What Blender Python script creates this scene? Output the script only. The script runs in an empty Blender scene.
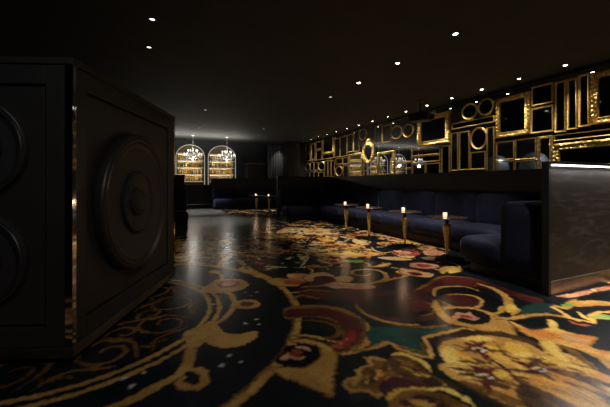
import bpy, bmesh, math, random
from mathutils import Vector, Matrix, noise
from mathutils.geometry import tessellate_polygon
random.seed(7)
PI = math.pi
SC = bpy.context.scene
COL = SC.collection

# ------------------------------------------------------------------ survey of the place
# camera 1.2 m above the floor, looking 24.04 degrees to the right of the room's length (+Y)
YAW = math.radians(24.04); CA, SA = math.cos(YAW), math.sin(YAW)
CAMH, FPX, HOR = 1.2, 325.0, 183.0
def ground(x, y):
    t = CAMH*FPX/(y-HOR); r = (x-305)/FPX*t
    return Vector((t*SA + r*CA, t*CA - r*SA))
WALLX = 7.70
def onwall(x, y, X=WALLX-0.03):
    u = (x-305)/FPX; t = X/(SA + CA*u)
    return t*(CA - SA*u), CAMH + (HOR-y)/FPX*t
CEIL = 3.5

# ------------------------------------------------------------------ materials
MATS = {}
def mat(name, color, rough=0.6, metal=0.0, spec=0.5, coat=0.0, coatr=0.1, sheen=0.0, sheenc=None,
        var=0.0, scale=6.0, bump=0.0, bscale=60.0, trans=0.0, ior=1.45, emit=None, estr=0.0, stretch=None, rvar=0.0):
    m = bpy.data.materials.new(name); m.use_nodes = True
    nt = m.node_tree; b = nt.nodes['Principled BSDF']
    b.inputs['Base Color'].default_value = (*color, 1)
    b.inputs['Roughness'].default_value = rough
    b.inputs['Metallic'].default_value = metal
    b.inputs['Specular IOR Level'].default_value = spec
    b.inputs['IOR'].default_value = ior
    b.inputs['Coat Weight'].default_value = coat
    b.inputs['Coat Roughness'].default_value = coatr
    b.inputs['Transmission Weight'].default_value = trans
    if sheen:
        b.inputs['Sheen Weight'].default_value = sheen
        b.inputs['Sheen Roughness'].default_value = 0.35
        b.inputs['Sheen Tint'].default_value = (*(sheenc or color), 1)
    if emit:
        b.inputs['Emission Color'].default_value = (*emit, 1)
        b.inputs['Emission Strength'].default_value = estr
    tc = nt.nodes.new('ShaderNodeTexCoord'); src = tc.outputs['Object']
    if stretch:
        mp = nt.nodes.new('ShaderNodeMapping'); mp.inputs['Scale'].default_value = stretch
        nt.links.new(src, mp.inputs['Vector']); src = mp.outputs['Vector']
    if var or rvar:
        n = nt.nodes.new('ShaderNodeTexNoise'); n.inputs['Scale'].default_value = scale
        n.inputs['Detail'].default_value = 5; n.inputs['Roughness'].default_value = 0.65
        nt.links.new(src, n.inputs['Vector'])
    if var:
        r = nt.nodes.new('ShaderNodeMapRange')
        r.inputs['From Min'].default_value = 0.3; r.inputs['From Max'].default_value = 0.7
        r.inputs['To Min'].default_value = 1-var; r.inputs['To Max'].default_value = 1+var
        nt.links.new(n.outputs['Fac'], r.inputs['Value'])
        mx = nt.nodes.new('ShaderNodeMix'); mx.data_type = 'RGBA'; mx.blend_type = 'MULTIPLY'
        mx.inputs['Factor'].default_value = 1
        mx.inputs['A'].default_value = (*color, 1)
        nt.links.new(r.outputs['Result'], mx.inputs['B'])
        nt.links.new(mx.outputs['Result'], b.inputs['Base Color'])
    if rvar:
        r2 = nt.nodes.new('ShaderNodeMapRange')
        r2.inputs['To Min'].default_value = max(0, rough-rvar); r2.inputs['To Max'].default_value = rough+rvar
        nt.links.new(n.outputs['Fac'], r2.inputs['Value']); nt.links.new(r2.outputs['Result'], b.inputs['Roughness'])
    if bump:
        nb = nt.nodes.new('ShaderNodeTexNoise'); nb.inputs['Scale'].default_value = bscale
        nb.inputs['Detail'].default_value = 3
        nt.links.new(src, nb.inputs['Vector'])
        bp = nt.nodes.new('ShaderNodeBump'); bp.inputs['Strength'].default_value = bump; bp.inputs['Distance'].default_value = 0.01
        nt.links.new(nb.outputs['Fac'], bp.inputs['Height']); nt.links.new(bp.outputs['Normal'], b.inputs['Normal'])
    MATS[name] = m; return m

M = dict(
 ceiling = mat('ceiling_paint', (.046,.048,.049), .8, var=.15, scale=2),
 wall    = mat('dark_wall_paint', (.03,.034,.04), .7, var=.2, scale=2),
 bwall   = mat('blue_black_wall', (.022,.026,.031), .6, var=.2, scale=2),
 mirror  = mat('wall_mirror', (.42,.42,.41), .03, 1.0, rvar=.03, scale=1.5),
 glass   = mat('mirror_glass', (.5,.5,.5), .02, 1.0),
 darkglass = mat('dark_mirror_glass', (.12,.13,.15), .05, 1.0),
 backmir = mat('bar_back_mirror', (.5,.38,.2), .15, .45),
 gold    = mat('gilt_wood', (.74,.52,.19), .42, 1.0, var=.45, scale=25, bump=.4, bscale=90, rvar=.12),
 gold2   = mat('ornate_gilt', (.8,.57,.21), .38, 1.0, var=.5, scale=30, bump=.8, bscale=70, rvar=.12),
 palegold= mat('pale_gilt', (.8,.62,.3), .4, 1.0, var=.35, scale=25, bump=.3, bscale=90),
 brass   = mat('hammered_brass', (.9,.72,.32), .34, .6, var=.35, scale=30, bump=.5, bscale=50),
 black   = mat('black_paint', (.012,.012,.013), .45, var=.2),
 cabinetR= mat('satin_black_lacquer', (.029,.0275,.026), .42, spec=.5, var=.12, scale=3, bump=.04, bscale=120),
 cabinetL= None,
 rubber  = mat('speaker_rubber', (.03,.028,.028), .38, bump=.08, bscale=150),
 cone    = mat('speaker_cone', (.034,.031,.032), .5, bump=.15, bscale=200),
 chrome  = mat('polished_steel', (.8,.78,.75), .07, 1.0, rvar=.03, scale=8),
 kick    = mat('kick_plate_steel', (.34,.31,.27), .36, 1.0, var=.2, scale=8),
 velvet  = mat('navy_velvet', (.010,.0135,.04), .7, spec=.25, sheen=.4, sheenc=(.2,.25,.5), var=.4, scale=5, bump=.15, bscale=30),
 plinth  = mat('black_plinth', (.01,.01,.011), .4),
 part    = mat('partition_black', (.018,.017,.016), .5, var=.2),
 ttop    = mat('dark_table_top', (.05,.035,.026), .25, coat=.5, var=.25, scale=10),
 tbase   = mat('black_iron', (.012,.012,.012), .4, metal=.3),
 white   = mat('chandelier_glass', (.85,.85,.82), .2, trans=.0, coat=.6),
 bulb    = mat('chandelier_bulb', (1,1,1), .3, emit=(1,.93,.82), estr=1.4),
 neon    = mat('shelf_light_strip', (1,1,1), .3, emit=(1,.93,.8), estr=.42),
 rim     = mat('arch_light_rim', (.9,.9,.85), .4, emit=(1,.93,.8), estr=.2),
 led     = mat('counter_light_strip', (1,1,1), .3, emit=(1,.92,.88), estr=6),
 lamp    = mat('downlight_lens', (1,1,1), .3, emit=(1,.9,.76), estr=26),
 lampdim = mat('downlight_lens_dim', (1,1,1), .3, emit=(1,.9,.76), estr=2),
 trimring= mat('downlight_ring', (.02,.02,.02), .4),
 wax     = mat('candle_wax', (.9,.75,.6), .4, emit=(1,.55,.28), estr=2.2),
 flame   = mat('candle_flame', (1,1,1), .4, emit=(1,.8,.55), estr=30),
 votive  = mat('votive_glass', (.98,.93,.9), .08, trans=.9, emit=(1,.6,.45), estr=.35),
 curtain = mat('grey_blue_curtain', (.16,.175,.2), .75, var=.15, scale=4),
 blueplaster = mat('pale_blue_alcove', (.42,.47,.5), .7, var=.15),
 projector = mat('projector_case', (.02,.02,.021), .45),
 lens    = mat('projector_lens', (.02,.02,.03), .05, coat=1),
)
def wood_mat():
    m = bpy.data.materials.new('black_stained_oak'); m.use_nodes = True; nt = m.node_tree; b = nt.nodes['Principled BSDF']
    tc = nt.nodes.new('ShaderNodeTexCoord'); mp = nt.nodes.new('ShaderNodeMapping'); mp.inputs['Scale'].default_value = (.5, 1.0, 2.6)
    nt.links.new(tc.outputs['Object'], mp.inputs['Vector'])
    n = nt.nodes.new('ShaderNodeTexNoise'); n.inputs['Scale'].default_value = 2.2; n.inputs['Detail'].default_value = 2
    nt.links.new(mp.outputs['Vector'], n.inputs['Vector'])
    mul = nt.nodes.new('ShaderNodeMath'); mul.operation = 'MULTIPLY'; mul.inputs[1].default_value = 42
    nt.links.new(n.outputs['Fac'], mul.inputs[0])
    s = nt.nodes.new('ShaderNodeMath'); s.operation = 'SINE'; nt.links.new(mul.outputs[0], s.inputs[0])
    cr = nt.nodes.new('ShaderNodeValToRGB'); cr.color_ramp.elements[0].position = .3; cr.color_ramp.elements[0].color = (.017,.014,.012,1)
    cr.color_ramp.elements[1].position = 1.0; cr.color_ramp.elements[1].color = (.032,.029,.027,1)
    nt.links.new(s.outputs[0], cr.inputs['Fac']); nt.links.new(cr.outputs['Color'], b.inputs['Base Color'])
    b.inputs['Roughness'].default_value = .42
    return m
M['oak'] = wood_mat()
M['cabinetL'] = M['cabinetR']

# ------------------------------------------------------------------ object helpers
def obj(name, bm, m, parent=None, smooth=False, loc=None):
    me = bpy.data.meshes.new(name)
    bmesh.ops.recalc_face_normals(bm, faces=bm.faces)
    bm.to_mesh(me); bm.free()
    if isinstance(m, (list, tuple)):
        for q in m: me.materials.append(q)
    else: me.materials.append(m)
    if smooth:
        for p in me.polygons: p.use_smooth = True
        try: me.set_sharp_from_angle(angle=math.radians(38))
        except Exception: pass
    o = bpy.data.objects.new(name, me); COL.objects.link(o)
    if parent: o.parent = parent
    if loc: o.location = loc
    return o
def tag(o, label, cat, group=None, kind=None):
    if label: o['label'] = label
    if cat: o['category'] = cat
    if group: o['group'] = group
    if kind: o['kind'] = kind
    return o
def thing(name, label, cat, loc=(0,0,0), rz=0, group=None):
    o = bpy.data.objects.new(name, None); COL.objects.link(o); o.location = loc; o.rotation_euler = (0,0,rz)
    return tag(o, label, cat, group)
def struct(name, bm, m, **k):
    o = obj(name, bm, m, **k); o['kind'] = 'structure'; return o
def copy_tree(o, parent=None):
    c = o.copy(); COL.objects.link(c); c.parent = parent
    for ch in list(o.children): copy_tree(ch, c)
    return c
def BM(): return bmesh.new()
def box(bm, x0, x1, y0, y1, z0, z1, bev=0, seg=2):
    t = bmesh.new()
    bmesh.ops.create_cube(t, size=1)
    for v in t.verts: v.co = Vector(((x0+x1)/2 + v.co.x*(x1-x0), (y0+y1)/2 + v.co.y*(y1-y0), (z0+z1)/2 + v.co.z*(z1-z0)))
    if bev: bmesh.ops.bevel(t, geom=list(t.edges), offset=bev, segments=seg, profile=.5, affect='EDGES', clamp_overlap=True)
    merge(bm, t)
def merge(bm, t, mtx=None, mi=None):
    if mtx is not None: t.transform(mtx)
    me = bpy.data.meshes.new('tmp'); t.to_mesh(me); t.free()
    n = len(bm.faces)
    bm.from_mesh(me); bpy.data.meshes.remove(me)
    if mi is not None:
        bm.faces.ensure_lookup_table()
        for f in bm.faces[n:]: f.material_index = mi
def cushion(bm, x0, x1, y0, y1, z0, z1, r=.07, puff=.03, pa=None):
    """soft upholstered block: bevelled and gently puffed on its big faces"""
    t = bmesh.new(); bmesh.ops.create_cube(t, size=1)
    bmesh.ops.subdivide_edges(t, edges=list(t.edges), cuts=6, use_grid_fill=True)
    cx, cy, cz = (x0+x1)/2, (y0+y1)/2, (z0+z1)/2; hx, hy, hz = (x1-x0)/2, (y1-y0)/2, (z1-z0)/2
    r = min(r, hx*.95, hy*.95, hz*.95)
    for v in t.verts:
        p = Vector((v.co.x*2*hx, v.co.y*2*hy, v.co.z*2*hz))
        # denser sampling towards borders
        q = Vector([math.copysign(abs(a/h)**.7*h, a) if h else 0 for a, h in zip(p, (hx,hy,hz))])
        inner = Vector([max(-(h-r), min(h-r, a)) for a, h in zip(q, (hx,hy,hz))])
        d = q-inner
        if d.length > 1e-6: q = inner + d.normalized()*r
        f = (1-(q.x/hx)**2)*(1-(q.y/hy)**2)*(1-(q.z/hz)**2) if False else 0
        ex, ey, ez = 1-min(1,abs(q.x/hx))**2, 1-min(1,abs(q.y/hy))**2, 1-min(1,abs(q.z/hz))**2
        q += Vector((math.copysign(puff*ey*ez, q.x) if abs(v.co.x) > .49 else 0,
                     math.copysign(puff*ex*ez, q.y) if abs(v.co.y) > .49 else 0,
                     math.copysign(puff*ex*ey, q.z) if abs(v.co.z) > .49 else 0))
        v.co = q + Vector((cx,cy,cz))
    merge(bm, t)
def lathe(bm, prof, seg=32, mtx=None, mi=None, close=True):
    t = bmesh.new(); rings = []
    for r, h in prof:
        if r < 1e-5: rings.append([t.verts.new((0,0,h))])
        else: rings.append([t.verts.new((r*math.cos(2*PI*k/seg), r*math.sin(2*PI*k/seg), h)) for k in range(seg)])
    for a, b in zip(rings, rings[1:]):
        for k in range(seg):
            k2 = (k+1) % seg
            if len(a) == 1 and len(b) == 1: continue
            if len(a) == 1: t.faces.new((a[0], b[k], b[k2]))
            elif len(b) == 1: t.faces.new((a[k], a[k2], b[0]))
            else: t.faces.new((a[k], a[k2], b[k2], b[k]))
    merge(bm, t, mtx, mi)
def tube(bm, pts, r, seg=8, r2=None):
    t = bmesh.new(); rings = []; n = len(pts); pts = [Vector(p) for p in pts]
    for i, p in enumerate(pts):
        d = (pts[min(i+1,n-1)] - pts[max(i-1,0)]).normalized()
        a = d.orthogonal().normalized() if i == 0 else (pa - d*pa.dot(d)).normalized()
        pa = a; b = d.cross(a); rr = r if r2 is None else r + (r2-r)*i/(n-1)
        rings.append([t.verts.new(p + a*rr*math.cos(2*PI*k/seg) + b*rr*math.sin(2*PI*k/seg)) for k in range(seg)])
    for A, B in zip(rings, rings[1:]):
        for k in range(seg): t.faces.new((A[k], A[(k+1)%seg], B[(k+1)%seg], B[k]))
    t.faces.new(rings[0]); t.faces.new(rings[-1])
    merge(bm, t)
def T(x,y,z): return Matrix.Translation((x,y,z))
def ordw(k): return ['first','second','third','fourth','fifth','sixth','seventh','eighth','ninth','tenth','eleventh','twelfth','thirteenth','fourteenth','fifteenth','sixteenth','seventeenth','eighteenth','nineteenth','twentieth'][k]

# ------------------------------------------------------------------ room shell
XL, YN, YB = -5.0, -3.0, 18.6
def slab(name, x0,x1,y0,y1,z0,z1, m):
    b = BM(); box(b, x0,x1,y0,y1,z0,z1); return struct(name, b, m)
slab('ceiling', XL-.2, WALLX+.2, YN-.2, YB+.6, CEIL, CEIL+.2, M['ceiling'])
slab('wall_right', WALLX, WALLX+.2, YN, 17.2, 0, CEIL, M['mirror'])
slab('wall_front', XL-.2, WALLX+.2, YN-.2, YN, 0, CEIL, M['wall'])
slab('trim_1', WALLX-.05, WALLX, YN, 17.2, CEIL-.07, CEIL, M['black'])

# ------------------------------------------------------------------ carpet: the floor with its woven pattern
CC = {
 'navy':(.0085,.011,.017), 'gold':(.40,.215,.055), 'dgold':(.2,.1,.025), 'cream':(.62,.5,.27), 'red':(.22,.022,.02),
 'maroon':(.095,.017,.014), 'pink':(.42,.18,.11), 'orange':(.55,.22,.05), 'peach':(.55,.33,.15), 'green':(.13,.28,.05),
 'teal':(.008,.055,.045), 'yellow':(.6,.38,.06), 'brown':(.09,.045,.018), 'white':(.62,.62,.58), 'blue':(.09,.12,.22),
 'black':(.004,.005,.007), 'path_sheen':(.13,.128,.12), 'plum':(.06,.018,.022)}
CK = list(CC)
C2 = {'navy':(.004,.008,.009),'gold':(.52,.31,.085),'dgold':(.10,.05,.012),'cream':(.62,.4,.16),'red':(.34,.08,.04),'maroon':(.05,.01,.012),
 'pink':(.58,.34,.2),'orange':(.7,.42,.12),'peach':(.45,.2,.1),'green':(.3,.38,.1),'teal':(.015,.03,.03),'yellow':(.72,.52,.14),'brown':(.03,.017,.01),
 'white':(.5,.5,.46),'blue':(.03,.05,.1),'path_sheen':(.1,.1,.095),'black':(.008,.008,.006),'plum':(.02,.012,.016)}
def carpet_mat():
    """one woven material: the yarn colour of every knot is stored on the mesh"""
    m = mat('woven_carpet', (.1,.1,.1), .25, spec=.42)
    nt = m.node_tree; b = nt.nodes['Principled BSDF']; tc = [n for n in nt.nodes if n.type == 'TEX_COORD'][0]
    def N(sc, det, ro, dist=0):
        n = nt.nodes.new('ShaderNodeTexNoise'); n.inputs['Scale'].default_value = sc; n.inputs['Detail'].default_value = det
        n.inputs['Roughness'].default_value = ro; nt.links.new(tc.outputs['Object'], n.inputs['Vector']); return n
    at = nt.nodes.new('ShaderNodeAttribute'); at.attribute_name = 'yarn'
    c = N(60, 4, .8); r2 = nt.nodes.new('ShaderNodeMapRange'); r2.inputs['From Min'].default_value = .3; r2.inputs['From Max'].default_value = .7
    r2.inputs['To Min'].default_value = .62; r2.inputs['To Max'].default_value = 1.35; nt.links.new(c.outputs['Fac'], r2.inputs['Value'])
    mu = nt.nodes.new('ShaderNodeMix'); mu.data_type = 'RGBA'; mu.blend_type = 'MULTIPLY'; mu.inputs['Factor'].default_value = 1
    nt.links.new(at.outputs['Color'], mu.inputs['A']); nt.links.new(r2.outputs['Result'], mu.inputs['B']); nt.links.new(mu.outputs['Result'], b.inputs['Base Color'])
    bp = nt.nodes.new('ShaderNodeBump'); bp.inputs['Strength'].default_value = .012; bp.inputs['Distance'].default_value = .003
    nb = N(170, 2, .5); nt.links.new(nb.outputs['Fac'], bp.inputs['Height']); nt.links.new(bp.outputs['Normal'], b.inputs['Normal'])
    return m
OPS = []
def cr(pts, closed=False, n=6):
    out = []; N = len(pts)
    rng = range(N) if closed else range(N-1)
    for i in rng:
        g = lambda j: pts[j % N] if closed else pts[max(0, min(N-1, j))]
        p0,p1,p2,p3 = g(i-1),g(i),g(i+1),g(i+2)
        for k in range(n):
            s = k/n
            out.append([.5*((2*b)+(-a+c)*s+(2*a-5*b+4*c-d)*s*s+(-a+3*b-3*c+d)*s**3) for a,b,c,d in zip(p0,p1,p2,p3)])
    if not closed: out.append(list(pts[-1]))
    return out
def wob(p, a=.008):
    nv = noise.noise_vector(Vector((p[0]*7, p[1]*7, 0))) + .6*noise.noise_vector(Vector((p[0]*26, p[1]*26, 3)))
    return Vector((p[0]+nv.x*a*.4, p[1]+nv.y*a*.4))
def poly(color, pts, jit=.008):
    OPS.append((CK.index(color), [tuple(wob(p, jit)) for p in pts]))
def ribbon(color, pts, w, taper=(1,1), jit=.006):
    """pts in metres; w width in metres"""
    n = len(pts); prev = None; ci = CK.index(color)
    for i, p in enumerate(pts):
        a = Vector(pts[max(0,i-1)]); b = Vector(pts[min(n-1,i+1)]); d = (b-a)
        if d.length < 1e-6: continue
        d.normalize(); nn = Vector((-d.y, d.x)); s = i/(n-1)
        ww = w/2*min(1, taper[0]+(1-taper[0])*min(1,s*4))*min(1, taper[1]+(1-taper[1])*min(1,(1-s)*3))
        c = wob(p, jit)
        cur = (tuple(c+nn*ww), tuple(c-nn*ww))
        if prev: OPS.append((ci, [prev[0],prev[1],cur[1],cur[0]]))
        prev = cur
G = lambda pts: [tuple(ground(*p)) for p in pts]
def S(color, pts, w, taper=(.3,.2), edge=None, n=6):      # stroke traced on the survey
    q = cr(G(pts), n=n)
    if edge: ribbon(edge, q, w*1.5, taper)
    ribbon(color, q, w, taper)
EDGE = {'gold':'dgold','yellow':'gold','orange':'dgold','peach':'brown','cream':'dgold','pink':'maroon','red':'maroon','maroon':'brown'}
BR = random.Random(11)
def inner(color, q):
    """woven shading threads inside a motif"""
    n = len(q); mx_, my_ = sum(p[0] for p in q)/n, sum(p[1] for p in q)/n
    ext = max(math.hypot(p[0]-mx_, p[1]-my_) for p in q)
    if ext < .07: return
    far = max(q, key=lambda p: math.hypot(p[0]-mx_, p[1]-my_)); a = math.atan2(far[1]-my_, far[0]-mx_)
    alt = {'gold':['yellow','dgold','orange'],'orange':['yellow','red','gold'],'peach':['cream','pink','orange'],'cream':['peach','yellow'],'pink':['red','cream','maroon'],
           'red':['maroon','pink'],'maroon':['plum','red'],'brown':['dgold','black','plum'],'yellow':['gold','cream'],'dgold':['gold','brown'],'plum':['brown','maroon']}.get(color)
    if not alt: return
    for i in range(int(5+ext*9)):
        p = BR.choice(q); f = BR.uniform(0,.72); x, y = mx_+(p[0]-mx_)*f, my_+(p[1]-my_)*f
        l = BR.uniform(.12,.35)*min(ext,.6)*.7; aa = a+BR.uniform(-.35,.35)
        # keep the thread inside the motif
        if not (inside(x+l*math.cos(aa), y+l*math.sin(aa), q) and inside(x, y, q)): continue
        leaf(BR.choice(alt), x, y, x+l*math.cos(aa), y+l*math.sin(aa), l*BR.uniform(.06,.14))
def inside(x, y, q):
    c = False; j = len(q)-1
    for i in range(len(q)):
        if (q[i][1] > y) != (q[j][1] > y) and x < (q[j][0]-q[i][0])*(y-q[i][1])/(q[j][1]-q[i][1])+q[i][0]: c = not c
        j = i
    return c
def streaks(px, cols, n, ang, lmin, lmax, wr=.12):
    q = G(px); xs = [p[0] for p in q]; ys = [p[1] for p in q]; k = 0
    for _ in range(n*6):
        if k >= n: break
        x, y = BR.uniform(min(xs),max(xs)), BR.uniform(min(ys),max(ys)); l = BR.uniform(lmin,lmax); a = ang+BR.uniform(-.4,.4)
        if inside(x,y,q) and inside(x+l*math.cos(a), y+l*math.sin(a), q):
            leaf(BR.choice(cols), x, y, x+l*math.cos(a), y+l*math.sin(a), l*wr*BR.uniform(.6,1.4)); k += 1
def B(color, pts, edge=None, ew=.03, n=8):
    q = cr(G(pts), True, n)
    xs = [p[0] for p in q]; ys = [p[1] for p in q]
    if color in EDGE and not edge and min(max(xs)-min(xs), max(ys)-min(ys)) > .22: ribbon(EDGE[color], q+[q[0], q[1]], .03, (1,1), jit=.012)
    poly(color, q); inner(color, q)
    if edge: ribbon(edge, q+[q[0], q[1]], ew, (1,1))
def ell(color, cx, cy, rx, ry, ang=0, n=20, edge=None, ew=.02):   # metres
    q = [(cx+rx*math.cos(2*PI*k/n)*math.cos(ang)-ry*math.sin(2*PI*k/n)*math.sin(ang), cy+rx*math.cos(2*PI*k/n)*math.sin(ang)+ry*math.sin(2*PI*k/n)*math.cos(ang)) for k in range(n)]
    poly(color, q)
    if edge: ribbon(edge, q+[q[0], q[1]], ew)
def arc(color, cx, cy, r, a0, a1, w, taper=(1,1)):
    n = max(12, int(abs(a1-a0)*r*14))
    ribbon(color, [(cx+r*math.cos(a0+(a1-a0)*k/n), cy+r*math.sin(a0+(a1-a0)*k/n)) for k in range(n+1)], w, taper, jit=.001)
def spiral(color, cx, cy, r0, r1, a0, turns, w, edge=None):
    n = 40; q = [(cx+(r0+(r1-r0)*k/n)*math.cos(a0+2*PI*turns*k/n), cy+(r0+(r1-r0)*k/n)*math.sin(a0+2*PI*turns*k/n)) for k in range(n+1)]
    if edge: ribbon(edge, q, w*1.6, (1,.4))
    ribbon(color, q, w, (1,.3))
def flower(cx, cy, r, cols, a0=0, n=5):
    for ring, (c, f) in enumerate(cols):
        for k in range(n):
            a = a0+2*PI*k/n+ring*.5
            ell(c, cx+.55*f*r*math.cos(a), cy+.55*f*r*math.sin(a), .52*f*r, .3*f*r, a, 12)
def leaf(color, x0, y0, x1, y1, w, edge=None):
    d = Vector((x1-x0, y1-y0)); nn = Vector((-d.y, d.x)).normalized()*w; L = []; R = []
    for k in range(11):
        s = k/10; c = Vector((x0,y0))+d*s; b = math.sin(PI*s**.8)
        L.append(tuple(c+nn*b)); R.append(tuple(c-nn*b*.8))
    q = L+R[::-1][1:-1]
    poly(color, q)
    if edge: ribbon(edge, q+[q[0]], .018)

R = random.Random(3)
# all-over ground of vines and blossoms away from the medallion
MC = (-.68, 3.43)
def scatter(x0,x1,y0,y1,n, dens):
    for i in range(n):
        dens_ = dens
        x, y = R.uniform(x0,x1), R.uniform(y0,y1)
        if math.hypot(x-MC[0], y-MC[1]) < 2.25: continue
        k = R.random(); a = R.uniform(0, 2*PI); s = R.uniform(.7,1.25)
        if k < .25: flower(x, y, .2*s, R.choice([[('orange',1),('red',.6),('cream',.3)],[('peach',1),('pink',.6),('maroon',.3)],[('red',1),('pink',.6),('cream',.3)],[('cream',1),('peach',.7),('red',.35)]]), a, R.choice([5,6]))
        elif k < .5: leaf(R.choice(['gold','orange','cream','peach']), x, y, x+.5*s*math.cos(a), y+.5*s*math.sin(a), .075*s, None)
        elif k < .7: leaf('green', x, y, x+.4*s*math.cos(a), y+.4*s*math.sin(a), .04*s)
        elif k < .9: spiral('gold', x, y, .3*s, .06, a, R.choice([-1,1])*1.3, .045, None)
        else: leaf('maroon', x, y, x+.6*s*math.cos(a), y+.6*s*math.sin(a), .16*s, 'gold')
scatter(-4.8, 7.4, 9.3, 18, 330, 1)
scatter(-4.8, -2.6, -2.5, 9.5, 80, 1)
scatter(-2.8, 2.0, 5.6, 9.4, 40, 1)
scatter(-2.6, 7.4, -2.7, .6, 70, 1)
scatter(5.0, 7.5, .5, 9.4, 60, 1)
scatter(2.6, 4.9, 4.0, 9.4, 34, 1)
def small(x0,x1,y0,y1,n,s0=.5,s1=1.0):
    for i in range(n):
        x, y = R.uniform(x0,x1), R.uniform(y0,y1); a = R.uniform(0,2*PI); s = R.uniform(s0,s1); k = R.random()
        if math.hypot(x-MC[0], y-MC[1]) < 2.1: continue
        if k < .55: leaf(R.choice(['gold','orange','cream','peach','red','blue','gold']), x, y, x+.3*s*math.cos(a), y+.3*s*math.sin(a), .045*s)
        elif k < .75: ribbon('gold', cr([(x,y),(x+.2*s*math.cos(a),y+.2*s*math.sin(a)),(x+.45*s*math.cos(a+.6),y+.45*s*math.sin(a+.6)),(x+.5*s*math.cos(a+1.2),y+.5*s*math.sin(a+1.2))]), .035, (.3,.2))
        elif k < .9: flower(x, y, .11*s, R.choice([[('orange',1),('red',.6)],[('cream',1),('pink',.6)],[('red',1),('cream',.4)]]), a, 5)
        else: leaf('green', x, y, x+.3*s*math.cos(a), y+.3*s*math.sin(a), .03*s)
small(.8,3.4,5.1,8.6,130); small(1.4,3.2,3.6,5.4,26,.5,.9); small(2.9,4.8,3.4,5.0,16,.5,.8)
scatter(4.3, 7.6, -.6, 1.3, 34, 1); small(4.2,7.6,-.6,1.9,40)
poly('path_sheen', cr([(.2,7.9),(1.9,8.0),(3.1,9.4),(3.0,11.5),(2.4,13),(2.2,16.2),(-1.5,16.2),(-1.2,11),(-.4,9.0)], True, 8), .05)  # pale reflection of the bar, painted as grey into the carpet colour
# --- medallion
cx, cy = MC
ell('navy', cx, cy, 2.02, 2.02, 0, 90)
arc('dgold', cx, cy, 1.955, 0, 2*PI, .085); arc('gold', cx, cy, 1.965, 0, 2*PI, .055)
for r in (1.23, 1.14): arc('gold', cx, cy, r, 0, 2*PI, .042)
def pol(a, r): return (cx+r*math.cos(a), cy+r*math.sin(a))
for k in range(10):                                   # dense arabesque of the core
    a = 2*PI*k/10+.12; p = pol(a, .83)
    spiral('dgold', p[0], p[1], .22, .04, a+PI*.9, 1.25, .032); spiral('dgold', *pol(a+.31, .62), .15, .03, a, -1.3, .03)
    ribbon('dgold', cr([pol(a-.2,.3),pol(a,.5),pol(a+.22,.8),pol(a+.1,1.06)]), .035, (.3,.2))
    ribbon('dgold', cr([pol(a+.2,1.07),pol(a+.33,.95),pol(a+.5,1.0),pol(a+.6,1.07)]), .03, (.3,.2))
    for j in range(4): q = pol(a+.2+j*.05, .93+j*.02); leaf('dgold', q[0], q[1], *pol(a+.24+j*.05, 1.04), .012)
    for rr in (.98,.45): q = pol(a-.12, rr); ell('dgold', q[0], q[1], .05, .025, a, 10)
ell('dgold', cx, cy, .2, .2, 0, 24); ell('navy', cx, cy, .15, .15, 0, 24)
def petal_motif(da):
    """one repeat of the medallion's outer band, turned by da about its centre"""
    c, s = math.cos(da), math.sin(da)
    def tr(pts): return [((p[0]-cx)*c-(p[1]-cy)*s+cx, (p[0]-cx)*s+(p[1]-cy)*c+cy) for p in pts]
    def st(col, px, w, tp=(.4,.25)): ribbon(col, cr(tr(G(px)), n=6), w, tp)
    def bl(col, px): poly(col, cr(tr(G(px)), True, 5))
    st('gold', [(100,411),(130,400),(152,389),(172,378),(186,371)], .07)
    st('gold', [(176,374),(185,367),(190,358),(191,348),(189,340)], .075)
    st('gold', [(181,371),(192,368.5),(202,370),(206.5,376),(203,384),(192,387),(181,384),(180,379),(187,376)], .055)
    bl('gold', [(188,344),(184,334),(194,328),(204,324),(212,321),(217,325),(224,331),(238,334),(249,331.5),(259,331.5),(254,339),(242,345.5),(226,347.5),(213,345),(205,341),(198,348)])
    st('gold', [(208,328),(222,320),(231,311),(235,302),(231,294),(220,290),(205,289)], .055)
    ell2 = tr(G([(248,303.5)]))[0]
    bl('gold', [(235,304),(240,300),(249,299),(258,300.5),(260.5,304),(256,307.5),(246,308.5),(238,307.5)])
    bl('brown', [(240,303),(248,301.5),(255,303),(251,305.5),(243,305.5)])
    bl('gold', [(200,291),(208,285),(217,279.5),(230,278.5),(243,279.5),(249,284),(245,288),(234,291.5),(220,292.5),(210,293)])
    bl('red', [(217,284),(221,281),(231,279.8),(240,281.5),(238,285),(229,287.5),(220,287.5)])
    bl('peach', [(222,283),(230,281),(236,283),(230,285.5),(223,285.5)])
    st('gold', [(203,288),(214,285),(222,279),(221,274.5),(213,272),(208,271.5)], .05)
    bl('gold', [(208,272),(213,270.2),(220,270.5),(221,272.5),(214,273)])
    for d in [(228,274.6),(233.5,274.3),(238,274.8),(231.5,276.8),(246,292),(257,292),(251.5,295.3),(246,323),(257.5,319),(259.5,324),(229.5,355.5),(240.5,361),(223,364.5),(125,378),(146,372),(132,386),(214,304)]:
        p = tr([tuple(ground(*d))])[0]; ell('white', p[0], p[1], .017, .017, 0, 8)
for da in (0, 2.35, 3.9): petal_motif(da)

# --- left of the light path, by the cabinet's far corner
B('orange', [(174,240),(184,239),(190,243),(186,250),(176,251)]); B('gold', [(174,246),(182,244),(188,249),(180,252)])
B('red', [(174,254),(190,253),(190,256),(176,257)]); B('cream', [(176,256),(192,255.5),(190,257.5),(176,258)])
B('peach', [(174,259),(190,258.5),(186,261),(174,261)])
S('gold', [(176,262),(205,263.5),(232,268)], .03)
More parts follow.
